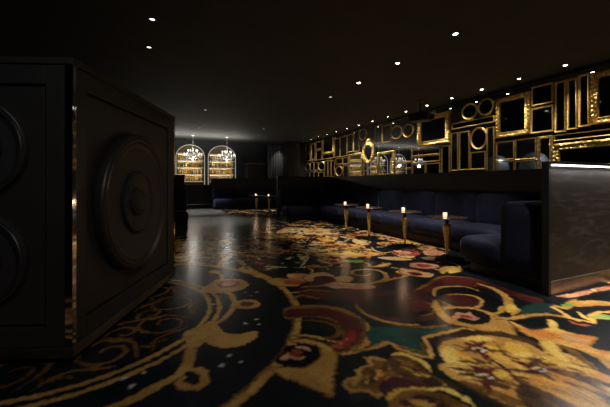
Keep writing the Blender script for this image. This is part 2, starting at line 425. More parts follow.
# star flower in front of the path
for tip in [(199,262),(217,267.5),(262,258),(204,247),(282,251),(240,244)]:
    S('gold', [(233,253),((233+tip[0])/2,(253+tip[1])/2-.5),tip], .11, (1,.1))
for tip in [(250,252.5),(222,250.5),(238,258)]: S('cream', [(233,253),tip], .07, (1,.1))
ell('orange', *ground(233,252.6), .14, .14, 0)
S('gold', [(233,254),(242,263),(256,272),(272,279),(292,283)], .09)
B('yellow', [(239,268),(246,266.5),(253,269.5),(251,272.5),(243,272)]); B('orange', [(251,272.5),(260,274),(266,277),(258,277.5)])
B('maroon', [(250,261.5),(262,260.5),(272,262),(268,265),(254,265)]); B('red', [(255,262),(266,262),(264,264),(256,264)])
S('cream', [(264,266.5),(276,266.5),(288,267.5)], .05)
B('gold', [(268,281),(276,278),(292,279),(308,278.5),(316,281.5),(304,285),(286,286),(274,284.5)])
B('red', [(284,281),(296,280),(310,281.5),(300,284),(288,284)])
B('orange', [(288,274),(304,273.5),(312,276.5),(300,279),(290,278)])
# big faded blossom in the centre
for pts, c in [([(304,277),(316,272.5),(328,273),(334,277),(322,282),(308,281)],'peach'), ([(332,278),(346,275.5),(354,278.5),(346,282.5),(334,282)],'peach'),
               ([(300,284),(314,281),(326,284),(318,289),(302,288)],'plum'), ([(326,283),(344,282.5),(372,285),(374,288),(350,289),(330,287)],'pink'),
               ([(316,277),(328,276),(336,280),(326,283),(316,281)],'maroon'), ([(298,289),(312,288),(330,290),(336,296),(318,298),(302,296)],'maroon'),
               ([(340,288),(360,290),(366,296),(350,300),(338,296)],'plum')]:
    B(c, pts)
S('dgold', [(294,299),(302,295),(318,298),(336,300)], .04)
S('dgold', [(294,293),(310,290),(336,292)], .035); S('cream', [(284,293),(300,292)], .02)
# slim scroll and leaves
S('gold', [(300,287),(330,285),(362,284),(378,281.5),(386.5,278),(384,272.5),(374,269.5),(360,269.5),(352,271.5),(354,274),(364,275.5),(371,274)], .06)
S('gold', [(372,283),(388,280),(404,276),(412,274)], .06)
B('orange', [(376,266),(382,263.5),(390,263),(390,265),(382,267)]); B('cream', [(378,265.7),(384,264),(388,264),(383,266)])
B('orange', [(396,271),(408,269),(420,271),(428,274),(416,275.5),(402,274)]); B('red', [(406,271),(414,270.5),(418,273),(408,273.5)])
B('maroon', [(392,274),(402,274),(400,277),(392,277)])
B('pink', [(410,263.5),(420,262.5),(436,264.5),(438,267.5),(426,268.5),(412,267)]); B('red', [(416,264.5),(426,264),(432,266),(422,267)])
B('cream', [(300,257.5),(306,256),(308,259),(302,260)])
for pts, c in [([(316,254.5),(330,252),(350,251),(372,252),(384,254),(370,256),(346,256.5),(326,256.5)],'orange'), ([(330,254),(346,252.3),(362,253),(350,254.6),(334,255)],'yellow'),
               ([(300,250),(316,248.5),(330,250),(318,252),(302,252)],'cream'), ([(314,246),(334,243.5),(352,244),(366,247),(350,249),(330,249.5)],'orange'),
               ([(330,246),(344,245),(352,246.5),(340,248)],'red'), ([(334,249),(356,248.8),(360,250),(340,250.6)],'green'),
               ([(318,260),(330,259),(344,260),(340,263),(322,263)],'pink'), ([(324,260.5),(334,260),(338,262),(328,262.5)],'red'), ([(345,260),(362,260),(360,262),(346,262)],'green'),
               ([(378,257),(396,257),(412,259.6),(398,260.2),(384,259)],'cream'),
               ([(392,252),(402,249),(414,249.5),(420,253),(412,257),(398,256)],'red'), ([(396,252),(406,250.5),(412,252.5),(404,254.5)],'pink'), ([(398,255.5),(414,256),(408,258.6)],'cream'),
               ([(418,247),(426,245.5),(436,247),(430,250),(420,250)],'peach'), ([(424,251),(436,250),(446,252.5),(436,256),(426,255)],'pink'), ([(422,257),(440,257),(444,259.5),(428,260)],'cream'),
               ([(346,236),(356,232),(370,229),(372,232.5),(384,235),(398,236.5),(392,239.5),(372,238.5),(352,238.5)],'orange'), ([(350,235),(362,232),(370,234),(360,237)],'red'),
               ([(360,234),(370,231.5),(376,234.5),(366,236)],'peach'), ([(376,238),(390,235.5),(402,238.5),(394,241)],'pink'),
               ([(330,230),(346,228.5),(352,231),(338,233)],'peach'), ([(352,241),(364,240),(372,242.5),(364,245)],'cream'), ([(376,243),(388,241.5),(396,244),(386,246)],'orange'),
               ([(400,241),(412,239.5),(418,243),(408,244.5)],'yellow'), ([(404,237),(412,236.5),(420,239),(412,240)],'green'),
               ([(422,241),(436,240),(440,243.5),(428,245)],'cream'), ([(436,246),(448,245),(456,248),(446,250)],'peach'), ([(446,242),(454,241),(460,244),(452,245)],'green'),
               ([(270,229),(284,227),(296,229.5),(284,232)],'maroon'), ([(276,232),(296,228),(330,229),(344,232.5),(320,234),(296,234)],'cream'), ([(280,236),(298,234.5),(304,237),(290,240)],'orange'),
               ([(276,240),(290,238.5),(294,241.5),(280,244)],'gold'), ([(308,244),(318,241.5),(326,243),(316,246.5)],'cream'), ([(318,238),(330,236.5),(338,239),(326,242)],'orange'),
               ([(256,236),(270,234),(280,236.5),(266,239)],'gold'), ([(258,242),(270,240.5),(276,243.5),(264,246)],'orange'),
               ([(266,250),(282,249),(290,251.5),(276,254)],'peach'), ([(286,246),(300,245),(304,247.5),(292,249)],'pink')]:
    B(c, pts)
S('cream', [(296,246),(304,251),(308,256),(305,262),(300,268)], .05); S('gold', [(304,251),(316,256),(332,259),(350,260)], .04)
S('cream', [(372,246),(374,250),(384,252.5),(396,251)], .04); S('gold', [(250,240),(270,245),(290,248),(306,252)], .05)
S('green', [(308,250.5),(330,251),(356,250.5)], .03); S('cream', [(380,245),(392,247),(404,245.5),(398,242.5),(388,243)], .035)
for pts, c in [([(400,268),(416,271),(432,273.5),(430,277),(416,276),(402,273)],'peach'), ([(408,272),(418,272.5),(422,275),(412,275)],'maroon'),
               ([(440,268),(452,266),(462,268.5),(460,271.5),(448,271),(442,273.5)],'gold'), ([(448,269.5),(458,268),(460,271),(450,273)],'yellow')]:
    B(c, pts)
S('cream', [(448,262.5),(456,264),(460,267.5)], .035)
# --- the chain of maroon scrolls
B('maroon', [(412,292),(424,285),(440,277.5),(456,277),(476,279.5),(498,286),(520,293.5),(540,299),(536,303),(516,297),(494,290),(470,286.5),(448,286),(432,289),(420,295)])
S('dgold', [(408,293),(424,286),(440,277),(456,276.3),(478,279)], .05)
S('gold', [(476,283),(492,288),(504,295),(508,303),(500,311),(488,315)], .07, edge='brown')
S('gold', [(434,296),(436,289),(446,286.5),(464,286.5),(480,291)], .05)
B('black', [(437,293),(446,289),(464,288.5),(486,293),(500,300),(503,307),(494,312),(486,309),(484,302),(474,297),(456,295.5),(444,297)])
B('maroon', [(446,296),(458,295.5),(474,297.5),(481,301),(478,305),(468,306.5),(458,303.5),(447,299.5)])
S('gold', [(444,295),(458,294),(474,296),(482,300.5),(479,306),(468,308),(450,305),(438,299)], .035)
# dark dish with its ring
B('plum', [(352,300),(366,293),(390,290),(414,291),(432,296),(440,304),(440,313),(428,320),(406,322),(380,318),(360,311)])
B('black', [(360,304),(372,298),(392,295),(410,297),(424,302),(430,309),(424,316),(404,318),(380,315),(366,310)])
B('maroon', [(400,298),(414,299),(426,303),(428,308),(416,311),(404,308)])
S('dgold', [(357,299),(357,306),(366,314),(384,321),(404,325),(430,327),(452,324)], .05)
S('dgold', [(392,300),(408,298),(424,301),(434,307),(430,314),(414,316)], .03)
S('gold', [(360,311),(378,319),(400,323.5),(420,324.5)], .025)
# oval with pink bloom
B('gold', [(438,309),(450,306),(472,307.5),(490,312),(508,321),(516,334),(506,333),(490,331),(470,327),(450,322),(442,316)])
B('black', [(440,312),(450,308.5),(468,308.5),(484,312),(491,317),(488,322.5),(474,324),(458,321),(446,317)])
B('pink', [(453,316),(458,312),(466,313.5),(470,311.5),(474,315),(479,318),(472,320),(464,317.5),(456,318.5)]); B('red', [(460,315),(468,314.5),(472,317.5),(464,317)])
B('gold', [(436,300),(440,307),(446,314),(456,320),(448,322),(438,314),(432,305)])
# crimson crescent and its dark eye
B('dgold', [(284,309),(300,305),(326,305),(350,311),(366,321),(370,333),(364,346),(346,353),(330,351),(326,344),(340,338),(342,328),(330,320),(306,317),(288,319)])
B('maroon', [(288,311),(302,308.5),(326,308.5),(348,314),(360,323),(362,334),(356,344),(342,349),(334,348.5),(330,344),(343,338),(345,328),(332,318),(308,315),(290,317)])
B('red', [(336,348),(332,345),(344,339),(350,330),(356,333),(354,342),(344,347)])
S('gold', [(366,322),(370,334),(363,346),(345,352.5),(334,351)], .035); S('brown', [(362,320),(366,333),(360,343),(348,347),(336,349)], .02)
S('dgold', [(290,322),(310,320),(330,323),(339,329),(335,336),(318,338.5),(300,337.5),(291,333)], .05)
S('gold', [(292,334),(306,335),(322,338),(338,342)], .03, edge='brown')
# gold leaf pointing at the viewer
B('gold', [(271,368),(284,367),(300,368),(314,364),(322,356),(321,348),(310,343),(292,341),(300,339),(318,341.5),(330,346),(335,354),(336,364),(333,378),(331,395),(322,390),(302,382),(285,376)])
B('black', [(282,352),(286,346),(300,343.5),(314,346),(320,353),(316,361),(302,366.5),(288,365.5),(278,363),(276,359)])
B('pink', [(281,358),(286,354.5),(290,352),(296,353.5),(304,355.5),(303,359),(296,359.5),(290,357.5),(284,360)]); B('red', [(290,354),(296,351),(302,354),(298,357)])
S('pink', [(294,346.5),(304,347),(311,350)], .03); S('red', [(290,350),(300,350.5),(304,353)], .025)
# teal star with its zigzag gold border
def Z(color, pts, w, edge=None):
    q = []
    g = G(pts)
    for a, b in zip(g, g[1:]):
        for k in range(5): q.append((a[0]+(b[0]-a[0])*k/5, a[1]+(b[1]-a[1])*k/5))
    q.append(g[-1])
    if edge: ribbon(edge, q, w*1.7, (1,1))
    ribbon(color, q, w, (1,1))
poly('teal', G([(372,345),(366,333),(372,326),(400,327),(430,329),(452,326),(460,328),(440,332.5),(420,336),(428,343),(431,353),(422,354.5),(408,350),(398,346),(389,340.5)]))
Z('gold', [(340,354),(366,349),(389,342),(399,348.5),(410,352),(432,357.5),(430,348),(423,337.5),(440,333.5),(460,328),(474,329)], .03, 'brown')
Z('dgold', [(352,352),(368,347),(388,340),(400,346),(416,350),(426,352),(421,342)], .018)
# tawny maple leaf
poly('gold', G([(342,385),(348,376.5),(359,375.5),(356,369.5),(362,365),(369,363.5),(364,357),(374,356),(384,357.5),(388,365),(400,371),(406,380),(392,385),(385,392),(378,398),(370,391),(350,392.5)]))
poly('dgold', G([(346,385),(350,378.5),(362,378),(360,370),(366,366.5),(374,364.5),(370,359),(382,359.5),(386,367),(397,373),(401,379),(388,383),(380,389),(377,393),(368,388),(352,389.5)]))
poly('brown', G([(360,380),(372,376),(368,371),(380,368),(390,374),(384,381),(372,384)]))
# yellow-edged brown petals
B('brown', [(386,360),(394,354.5),(408,356),(424,363),(430,372),(444,378),(460,388),(448,389),(424,384),(404,378),(392,370)])
B('plum', [(380,382),(392,376),(408,379),(418,384),(402,389),(390,396),(380,391)])
S('yellow', [(391,354),(402,353.5),(416,358),(426,365),(431,371)], .045); S('dgold', [(396,358),(408,364),(420,372)], .05)
B('dgold', [(388,402),(398,393),(414,389),(434,391),(452,397),(470,409),(450,420),(400,420)])
B('plum', [(400,402),(414,395),(430,397),(440,406),(420,412)])
S('yellow', [(388,400),(394,393.5),(402,389.5),(416,387)], .035); S('yellow', [(414,388.5),(440,388),(456,393),(470,401),(478,410)], .035)
S('maroon', [(414,385),(436,385),(456,389)], .02)
# big amber orchid
poly('brown', G([(434,344),(446,337),(470,331),(500,331),(530,338),(566,356),(600,380),(625,405),(625,420),(530,420),(500,405),(470,390),(436,368),(444,358)]), .02)
poly('gold', cr(G([(440,344),(456,338),(480,335),(510,338),(535,347),(558,362),(580,378),(602,396),(612,415),(590,418),(560,410),(524,408),(500,400),(470,386),(448,374),(438,365),(446,362),(441,354)]), True, 4), .02)
streaks([(441,350),(456,339),(480,336),(510,339),(558,363),(600,396),(580,412),(524,406),(470,385),(444,370)], ['gold','yellow','dgold','orange','brown'], 120, -1.0, .08, .3, .1)
B('yellow', [(442,349),(448,345),(456,350),(459,360),(452,363),(443,358)]); B('yellow', [(504,343),(514,342),(526,348),(531,355),(520,356),(508,350)])
B('yellow', [(462,338),(480,336),(494,338),(478,341)]); B('dgold', [(458,378),(480,384),(505,394),(530,402),(520,406),(492,396),(468,386)])
for (fx, fy) in ((478,348),(484,374),(536,368)):
    f = ground(fx, fy)
    for k in range(5):
        a = 1.2+2*PI*k/5+fx; leaf('brown' if k % 2 else 'maroon', f.x, f.y, f.x+(.12+.04*(k%3))*math.cos(a), f.y+(.12+.04*(k%3))*math.sin(a), .028)
    for k in range(5):
        a = 1.8+2*PI*k/5+fx; leaf('plum', f.x, f.y, f.x+.09*math.cos(a), f.y+.09*math.sin(a), .014)
    leaf('cream', f.x-.05, f.y+.02, f.x+.05, f.y-.01, .012); leaf('white', f.x-.02, f.y-.04, f.x+.05, f.y-.035, .01)
S('plum', [(486,356),(500,364),(518,380),(526,392)], .03); S('brown', [(494,340),(502,352),(514,358),(530,358)], .018)
S('brown', [(512,378),(534,388),(560,398)], .05); S('plum', [(446,366),(462,369),(478,370)], .03)
B('brown', [(514,388),(528,384),(548,392),(572,404),(560,412),(530,408)])
streaks([(346,385),(360,378),(360,366),(384,359),(400,373),(380,388)], ['gold','brown','orange','dgold'], 26, .8, .05, .16)
streaks([(388,360),(410,357),(430,372),(460,388),(430,384),(396,372)], ['dgold','brown','plum','yellow'], 30, -.9, .05, .2)
streaks([(390,402),(414,391),(452,398),(470,409),(450,420),(400,420)], ['dgold','brown','gold','plum'], 30, -.6, .05, .2)
streaks([(530,352),(560,348),(600,366),(625,400),(600,410),(560,380)], ['orange','dgold','brown','gold','yellow'], 70, -1.0, .08, .3, .13)
# orange leaf spray on the right
B('orange', [(511,321.5),(520,325),(532,330),(545,328),(555,327.5),(566,331),(580,334.5),(597,337),(592,341),(588,345.5),(600,350),(612,352),(612,360),(598,358),(580,350),(562,345),(548,342),(536,338),(522,331)])
B('yellow', [(548,319),(555,321),(557,327),(550,330),(548,325)])
B('peach', [(560,334),(576,337),(590,340),(580,343),(566,340)])
B('yellow', [(541,341.5),(552,341),(556,346),(562,354),(571,361),(560,360),(550,352),(545,347)])
S('dgold', [(556,344),(570,350),(584,360),(598,370)], .06); S('gold', [(590,352),(604,360),(614,372)], .06); S('orange', [(580,366),(600,374),(616,380)], .07)
S('orange', [(590,384),(604,388),(618,398)], .08); S('brown', [(574,372),(592,384),(606,400)], .06)
poly('teal', G([(519,308),(535,301.5),(551,303.5),(561,313),(548,312),(534,311),(527,314.5),(520,312)]))
Z('gold', [(494,317.5),(512,318.5),(527,315),(548,314),(573,318),(580,321)], .045, 'brown')
Z('gold', [(552,305),(564,308),(572,304),(584,300),(600,302),(625,303)], .06); Z('orange', [(550,306),(560,310.5),(568,317),(584,320.5),(592,322.5),(590,315),(600,312),(625,311)], .04)
B('gold', [(566,303),(580,298),(596,300),(612,302),(630,302),(630,305),(600,305),(576,306)])
B('black', [(576,300),(584,295),(600,293),(604,297),(594,300)])
S('gold', [(500,311),(506,307),(516,309),(512,315)], .08); B('yellow', [(506,305),(514,304.5),(516,311),(508,312)])
B('pink', [(556,296),(572,293),(600,287),(625,283),(625,287),(600,291),(574,297)]); B('green', [(590,315.5),(602,314.5),(625,316),(625,318.5),(604,319),(592,318)])
B('green', [(560,305),(568,302.5),(574,303.5),(566,306.5)])
B('red', [(568,320),(578,323),(592,325),(584,326),(572,323)]); S('yellow', [(576,311),(586,318),(596,322.5)], .04)
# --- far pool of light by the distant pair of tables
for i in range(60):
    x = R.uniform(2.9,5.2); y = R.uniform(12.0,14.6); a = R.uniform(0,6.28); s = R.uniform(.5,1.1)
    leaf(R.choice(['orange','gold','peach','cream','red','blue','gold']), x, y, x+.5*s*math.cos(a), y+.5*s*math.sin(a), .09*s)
import numpy as np
def spacing(segs):
    out = [segs[0][0]]
    for a, b_, st in segs:
        n = max(1, int(round((b_-a)/st))); out += [a+(b_-a)*(k+1)/n for k in range(n)]
    return np.array(out)
GX = spacing([(XL-.2,-2.2,.05),(-2.2,-1.2,.02),(-1.2,4.9,.0105),(4.9,6.2,.02),(6.2,WALLX+.2,.04)])
GY = spacing([(YN-.2,1.1,.05),(1.1,4.6,.0105),(4.6,7.5,.016),(7.5,10.5,.025),(10.5,15.5,.03),(15.5,YB+.6,.06)])
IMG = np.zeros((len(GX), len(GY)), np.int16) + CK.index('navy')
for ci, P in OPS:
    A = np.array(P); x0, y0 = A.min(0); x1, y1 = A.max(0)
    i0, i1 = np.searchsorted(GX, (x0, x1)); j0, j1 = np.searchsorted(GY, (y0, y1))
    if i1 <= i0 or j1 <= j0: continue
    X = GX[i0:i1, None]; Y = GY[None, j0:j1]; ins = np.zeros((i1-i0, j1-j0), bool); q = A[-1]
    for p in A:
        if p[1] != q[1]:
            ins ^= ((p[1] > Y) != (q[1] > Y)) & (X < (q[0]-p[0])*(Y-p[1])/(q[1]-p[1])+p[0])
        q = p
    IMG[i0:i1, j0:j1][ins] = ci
rs = np.random.RandomState(5)
def vnoise(X, Y, sc):
    tab = rs.rand(256, 256); x = X*sc+500; y = Y*sc+500; xi = np.floor(x).astype(int); yi = np.floor(y).astype(int); fx = x-xi; fy = y-yi
    fx = fx*fx*(3-2*fx); fy = fy*fy*(3-2*fy); g = lambda a, b_: tab[a & 255, b_ & 255]
    return (g(xi,yi)*(1-fx)+g(xi+1,yi)*fx)*(1-fy)+(g(xi,yi+1)*(1-fx)+g(xi+1,yi+1)*fx)*fy
PX_, PY_ = np.meshgrid(GX, GY, indexing='ij')
dx = (vnoise(PX_,PY_,11)-.5)*.012+(vnoise(PX_,PY_,34)-.5)*.016+(vnoise(PX_,PY_,80)-.5)*.012
dy = (vnoise(PX_,PY_,11)-.5)*.012+(vnoise(PX_,PY_,34)-.5)*.016+(vnoise(PX_,PY_,80)-.5)*.012
wf = 1+1.8*np.clip((PY_-4.8)/2, 0, 1)
med = np.hypot(PX_-MC[0], PY_-MC[1]) < 2.05
wf[med] = .35
dx *= wf; dy *= wf
II = np.clip(np.searchsorted(GX, PX_+dx), 0, len(GX)-1); JJ = np.clip(np.searchsorted(GY, PY_+dy), 0, len(GY)-1)
IDX = IMG[II, JJ]
# finer broken colour in the small flower ground by the booth and beyond
far_ = (np.clip((PY_-3.6)/2, 0, 1)*.9 > vnoise(PX_,PY_,30)) & ~med & (IDX != CK.index('path_sheen'))
n1 = vnoise(PX_,PY_,9)*.6+vnoise(PX_,PY_,22)*.4; n2 = vnoise(PX_,PY_,7)*.6+vnoise(PX_,PY_,19)*.4; lit_ = IDX != CK.index('navy')
IDX = np.where(far_ & lit_ & (n1 > .66), CK.index('navy'), IDX)
IDX = np.where(far_ & lit_ & (n1 < .33), CK.index('orange'), IDX); IDX = np.where(far_ & lit_ & (n2 < .3), CK.index('maroon'), IDX)
IDX = np.where(far_ & (n2 > .70), CK.index('cream'), IDX)
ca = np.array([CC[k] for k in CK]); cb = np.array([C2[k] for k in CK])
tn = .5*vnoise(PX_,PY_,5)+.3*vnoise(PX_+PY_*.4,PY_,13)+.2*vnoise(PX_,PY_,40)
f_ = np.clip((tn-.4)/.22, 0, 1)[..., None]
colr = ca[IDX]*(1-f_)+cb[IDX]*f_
for _ in range(1):
    pd = np.pad(colr, ((1,1),(1,1),(0,0)), 'edge')
    colr = (pd[:-2,1:-1]+pd[2:,1:-1]+pd[1:-1,:-2]+pd[1:-1,2:]+2*pd[1:-1,1:-1])/6
nx, ny = len(GX), len(GY)
vco = np.stack([PX_, PY_, np.zeros_like(PX_)], -1).reshape(-1, 3).astype(np.float32)
ids = np.arange(nx*ny).reshape(nx, ny)
quads = np.stack([ids[:-1,:-1], ids[1:,:-1], ids[1:,1:], ids[:-1,1:]], -1).reshape(-1, 4)
me = bpy.data.meshes.new('floor'); me.vertices.add(len(vco)); me.vertices.foreach_set('co', vco.ravel())
me.loops.add(quads.size); me.loops.foreach_set('vertex_index', quads.ravel().astype(np.int32))
me.polygons.add(len(quads)); me.polygons.foreach_set('loop_start', np.arange(0, quads.size, 4, dtype=np.int32))
me.update(calc_edges=True)
at_ = me.color_attributes.new('yarn', 'FLOAT_COLOR', 'POINT')
at_.data.foreach_set('color', np.concatenate([colr.reshape(-1,3), np.ones((nx*ny,1))], 1).astype(np.float32).ravel())
me.materials.append(carpet_mat())
flo = bpy.data.objects.new('floor', me); COL.objects.link(flo); flo['kind'] = 'structure'
print('carpet knots', nx, ny, len(OPS))

# ------------------------------------------------------------------ back wall with its arched bar shelves
ARCHES = [(-.18, .70), (1.50, .70), (3.17, .72)]
ARCH_SPRING, ARCH_Z0 = 2.60, 1.12
def arch_outline(c, hw, z0, spr, n=20):
    pts = [(c-hw, z0)] + [(c-hw*math.cos(PI*k/n), spr+(hw*.9)*math.sin(PI*k/n)) for k in range(n+1)] + [(c+hw, z0)]
    return pts
def wall_with_arches(name, axis, pos, thick, a0, a1, arches, z0, spr, m):
    """solid wall, open where the arches are, built from columns of quads"""
    b = BM()
    def v(a, d, z): return (a, pos+d, z) if axis == 'x' else (pos+d, a, z)
    def quad(p, q, zlo0, zhi0, zlo1, zhi1):
        for d0, d1 in ((0, thick),):
            P = [b.verts.new(v(p,0,zlo0)), b.verts.new(v(q,0,zlo1)), b.verts.new(v(q,0,zhi1)), b.verts.new(v(p,0,zhi0)),
                 b.verts.new(v(p,thick,zlo0)), b.verts.new(v(q,thick,zlo1)), b.verts.new(v(q,thick,zhi1)), b.verts.new(v(p,thick,zhi0))]
            for idx in ((0,1,2,3),(4,5,6,7),(0,1,5,4),(3,2,6,7),(0,3,7,4),(1,2,6,5)): b.faces.new([P[i] for i in idx])
    cur = a0
    for c, hw in arches:
        quad(cur, c-hw, 0, CEIL, 0, CEIL)
        if z0 > 0: quad(c-hw, c+hw, 0, z0, 0, z0)
        n = 20
        for k in range(n):
            p, q = PI*k/n, PI*(k+1)/n
            quad(c-hw*math.cos(p), c-hw*math.cos(q), spr+hw*.9*math.sin(p), CEIL, spr+hw*.9*math.sin(q), CEIL)
        cur = c+hw
    quad(cur, a1, 0, CEIL, 0, CEIL)
    return struct(name, b, m)
wall_with_arches('wall_back', 'x', 18.5, .12, XL-.2, WALLX+.2, ARCHES, ARCH_Z0, ARCH_SPRING, M['bwall'])
slab('wall_rear', XL-.2, WALLX+.2, YB+.4, YB+.6, 0, CEIL, M['wall'])
SHELVES = [1.28, 1.66, 2.04, 2.42, 2.80]
PLACE = ['hidden end', 'left', 'right']
bottle_protos = []
def bottle_mesh(kind, m, cap):
    if kind == 0: pr = [(0,0),(.036,0),(.038,.01),(.038,.17),(.03,.2),(.013,.225),(.013,.275),(.0,.275)]
    elif kind == 1: pr = [(0,0),(.05,0),(.052,.02),(.05,.12),(.03,.17),(.014,.19),(.014,.24),(0,.24)]
    else: pr = [(0,0),(.03,0),(.03,.22),(.022,.25),(.012,.27),(.012,.32),(0,.32)]
    b = BM(); lathe(b, pr, 12)
    return b, pr[-1][1]
liq = [mat('amber_spirit', (.75,.36,.06), .12, trans=.35, coat=.5), mat('gold_spirit', (.85,.6,.2), .12, trans=.35, coat=.5),
       mat('dark_green_bottle', (.05,.09,.04), .12, coat=.5), mat('clear_spirit', (.75,.75,.7), .08, trans=.5, coat=.5), mat('brown_spirit', (.3,.12,.03), .12, coat=.5)]
LQN = ['amber', 'golden', 'dark green', 'clear', 'brown']
SHN = ['squat','round','tall slim']
for li in range(5):
    row = []
    for kd in range(3):
        b, h = bottle_mesh(kd, None, None)
        o = obj('bottle', b, liq[li], smooth=True); cb = BM(); lathe(cb, [(0,h),(.016,h),(.016,h+.03),(0,h+.03)], 8)
        cap = obj('cap', cb, M['palegold'], o); row.append(o)
    bottle_protos.append(row)
used = set()
for ai, (c, hw) in enumerate(ARCHES):
    side = PLACE[ai]
    bk = BM(); pts = arch_outline(c, hw+.03, ARCH_Z0-.03, ARCH_SPRING)
    vs = [bk.verts.new((x, 18.86, z)) for x, z in pts]; vs2 = [bk.verts.new((x, 18.88, z)) for x, z in pts]
    bk.faces.new(vs); bk.faces.new(vs2)
    for i in range(len(vs)): bk.faces.new((vs[i], vs[(i+1)%len(vs)], vs2[(i+1)%len(vs)], vs2[i]))
    root = thing('back_bar_unit', {'hidden end':'arched back bar shelving unit nearest the speaker cabinet, mostly hidden','left':'left glowing arched back bar shelving behind the chandelier','right':'right glowing arched back bar shelving behind the chandelier'}[side], 'shelving', (c, 18.5, 0), 0, 'arched back bar units')
    def loc(bm): bm.transform(Matrix.Translation((-c, -18.5, 0))); return bm
    obj('back_mirror', loc(bk), M['backmir'], root)
    rim = BM(); tube(rim, [(x, 18.49, z) for x, z in pts], .02, 6); obj('light_rim', loc(rim), M['rim'], root)
    for s in (-1, 1):
        lin = BM(); box(lin, c+s*(hw-.012)-.012, c+s*(hw-.012)+.012, 18.63, 18.86, ARCH_Z0, ARCH_SPRING)
        obj('side_lining', loc(lin), M['bwall'], root)
    for si, z in enumerate(SHELVES):
        w = hw-.03
        sb = BM(); box(sb, c-w, c+w, 18.57, 18.85, z-.015, z); sh = obj('shelf', loc(sb), M['white'], root)
        eb = BM(); box(eb, c-w, c+w, 18.552, 18.57, z-.016, z+.004); obj('edge_light', loc(eb), M['neon'], sh)
    if ai == 0: continue
    for si, z in enumerate(SHELVES[:4]):
        n = 13
        for k in range(n):
            x = c - hw + .12 + (2*hw-.24)*k/(n-1) + R.uniform(-.012,.012)
            li = R.choices(range(5), ([5,4,1,1,2],[5,5,1,1,2],[2,2,4,1,2],[1,1,1,5,1])[si])[0]; kd = R.randrange(3)
            src = bottle_protos[li][kd]
            if (li,kd) in used: o = copy_tree(src)
            else: o = src; used.add((li,kd))
            o.location = (x, 18.72, z)
            tag(o, f'{SHN[kd]} {LQN[li]} bottle, {ordw(k)} from left on the {["lowest","second lowest","middle","second highest"][si]} shelf of {side} arch', 'bottle', f'bottles in the {side} arch')
for li in range(5):
    for kd in range(3):
        if (li,kd) not in used:
            o = bottle_protos[li][kd]
            for ch in list(o.children): bpy.data.objects.remove(ch)
            bpy.data.objects.remove(o)

# bar counter in front of the arches
t = thing('bar_counter', 'long black bar counter in front of the glowing arches', 'bar', (.6, 16.3, 0))
b = BM(); box(b, -3.6, 3.6, -.25, .25, .1, 1.06, .01); obj('body', b, M['black'], t)
b = BM(); box(b, -3.7, 3.7, -.33, .33, 1.06, 1.12, .008); obj('counter_top', b, M['ttop'], t)
b = BM(); box(b, -3.55, 3.55, -.2, .2, 0, .1); obj('plinth', b, M['plinth'], t)
b = BM(); tube(b, [(-3.6,-.36,.2),(3.6,-.36,.2)], .02); 
for x in (-3,-1,1,3): tube(b, [(x,-.36,.2),(x,-.24,.2)], .012)
obj('foot_rail', b, M['kick'], t)

# dark cabinet and curtain on the back wall
t = thing('tall_cabinet', 'tall black service cabinet right of the arches on the back wall', 'cabinet', (4.95, 18.15, 0))
b = BM(); box(b, -.52, .52, -.28, .28, 0, 2.26, .01); obj('body', b, M['black'], t)
for s in (-1,1):
    b = BM(); box(b, min(0,s*.5)+.01, max(0,s*.5)-.01, -.305, -.282, .1, 2.2, .004); d = obj('door', b, M['part'], t)
    hb = BM(); tube(hb, [(s*.05,-.33,1.0),(s*.05,-.33,1.3)], .008); obj('handle', hb, M['kick'], d)
b = BM(); box(b, -.55, .55, -.31, .3, 2.26, 2.31, .004); tp = obj('top', b, M['kick'], t)
def curtain():
    b = BM(); n = 90; rows = []
    for z in (0.02, 3.42):
        rows.append([b.verts.new((5.62+1.35*k/n, 17.95+.07*math.sin(k*.62)+.02*math.sin(k*.23), z)) for k in range(n+1)])
    for k in range(n): b.faces.new((rows[0][k], rows[0][k+1], rows[1][k+1], rows[1][k]))
    o = obj('curtain', b, M['curtain'], smooth=True); m = o.modifiers.new('s','SOLIDIFY'); m.thickness = .012
    return tag(o, 'grey blue pleated curtain hanging beside the dark column', 'curtain')
cu = curtain()
b = BM(); tube(b, [(5.55,17.95,3.45),(6.98,17.95,3.45)], .018)
for x in (5.6, 6.3, 6.95): tube(b, [(x,17.95,3.45),(x,17.95,3.5)], .01)
tag(obj('curtain_rail', b, M['black']), 'black rail carrying the grey blue curtain', 'rail')
slab('trim_2', 6.42, 7.15, 16.75, 17.45, 0, CEIL, M['black'])
slab('trim_3', 7.15, WALLX+.2, 17.2, 17.35, 0, CEIL, M['bwall'])

# left wall with two pale arched alcoves, seen in the wall mirror
LA = [(12.2,.95),(14.6,.95)]
wall_with_arches('wall_left', 'y', XL, -.2, YN-.2, YB+.6, LA, 0, 2.2, M['bwall'])
b = BM(); box(b, XL-.9, XL-.85, YN, YB, 0, CEIL); struct('wall_alcove', b, M['blueplaster'])
b = BM(); box(b, XL-.9, XL-.2, YN, YB, 0.0-.06, -.003); struct('floor_alcove', b, M['black'])
b = BM(); box(b, XL-.9, XL-.2, YN, YB, CEIL, CEIL+.05); struct('ceiling_alcove', b, M['ceiling'])

# ------------------------------------------------------------------ speaker cabinet
OX, OY, RZ = -.533, 2.597, math.atan2(.932,.363)
W, H = 1.91, 2.03
cab = thing('speaker_cabinet', 'huge black panelled loudspeaker cabinet with steel corner trim, left foreground', 'speaker', (OX,OY,0), RZ)
b = BM(); box(b, .03, W-.0, .03, W, .04, H-.02); obj('body', b, M['cabinetR'], cab)
b = BM(); box(b, .1, W-.1, .1, W-.1, 0, .04); obj('plinth', b, M['plinth'], cab)
b = BM(); box(b, -.012, W+.012, -.012, W+.012, H-.045, H, .006); obj('top', b, M['cabinetR'], cab)
Z0, Z1, ST = .115, H-.045, .16
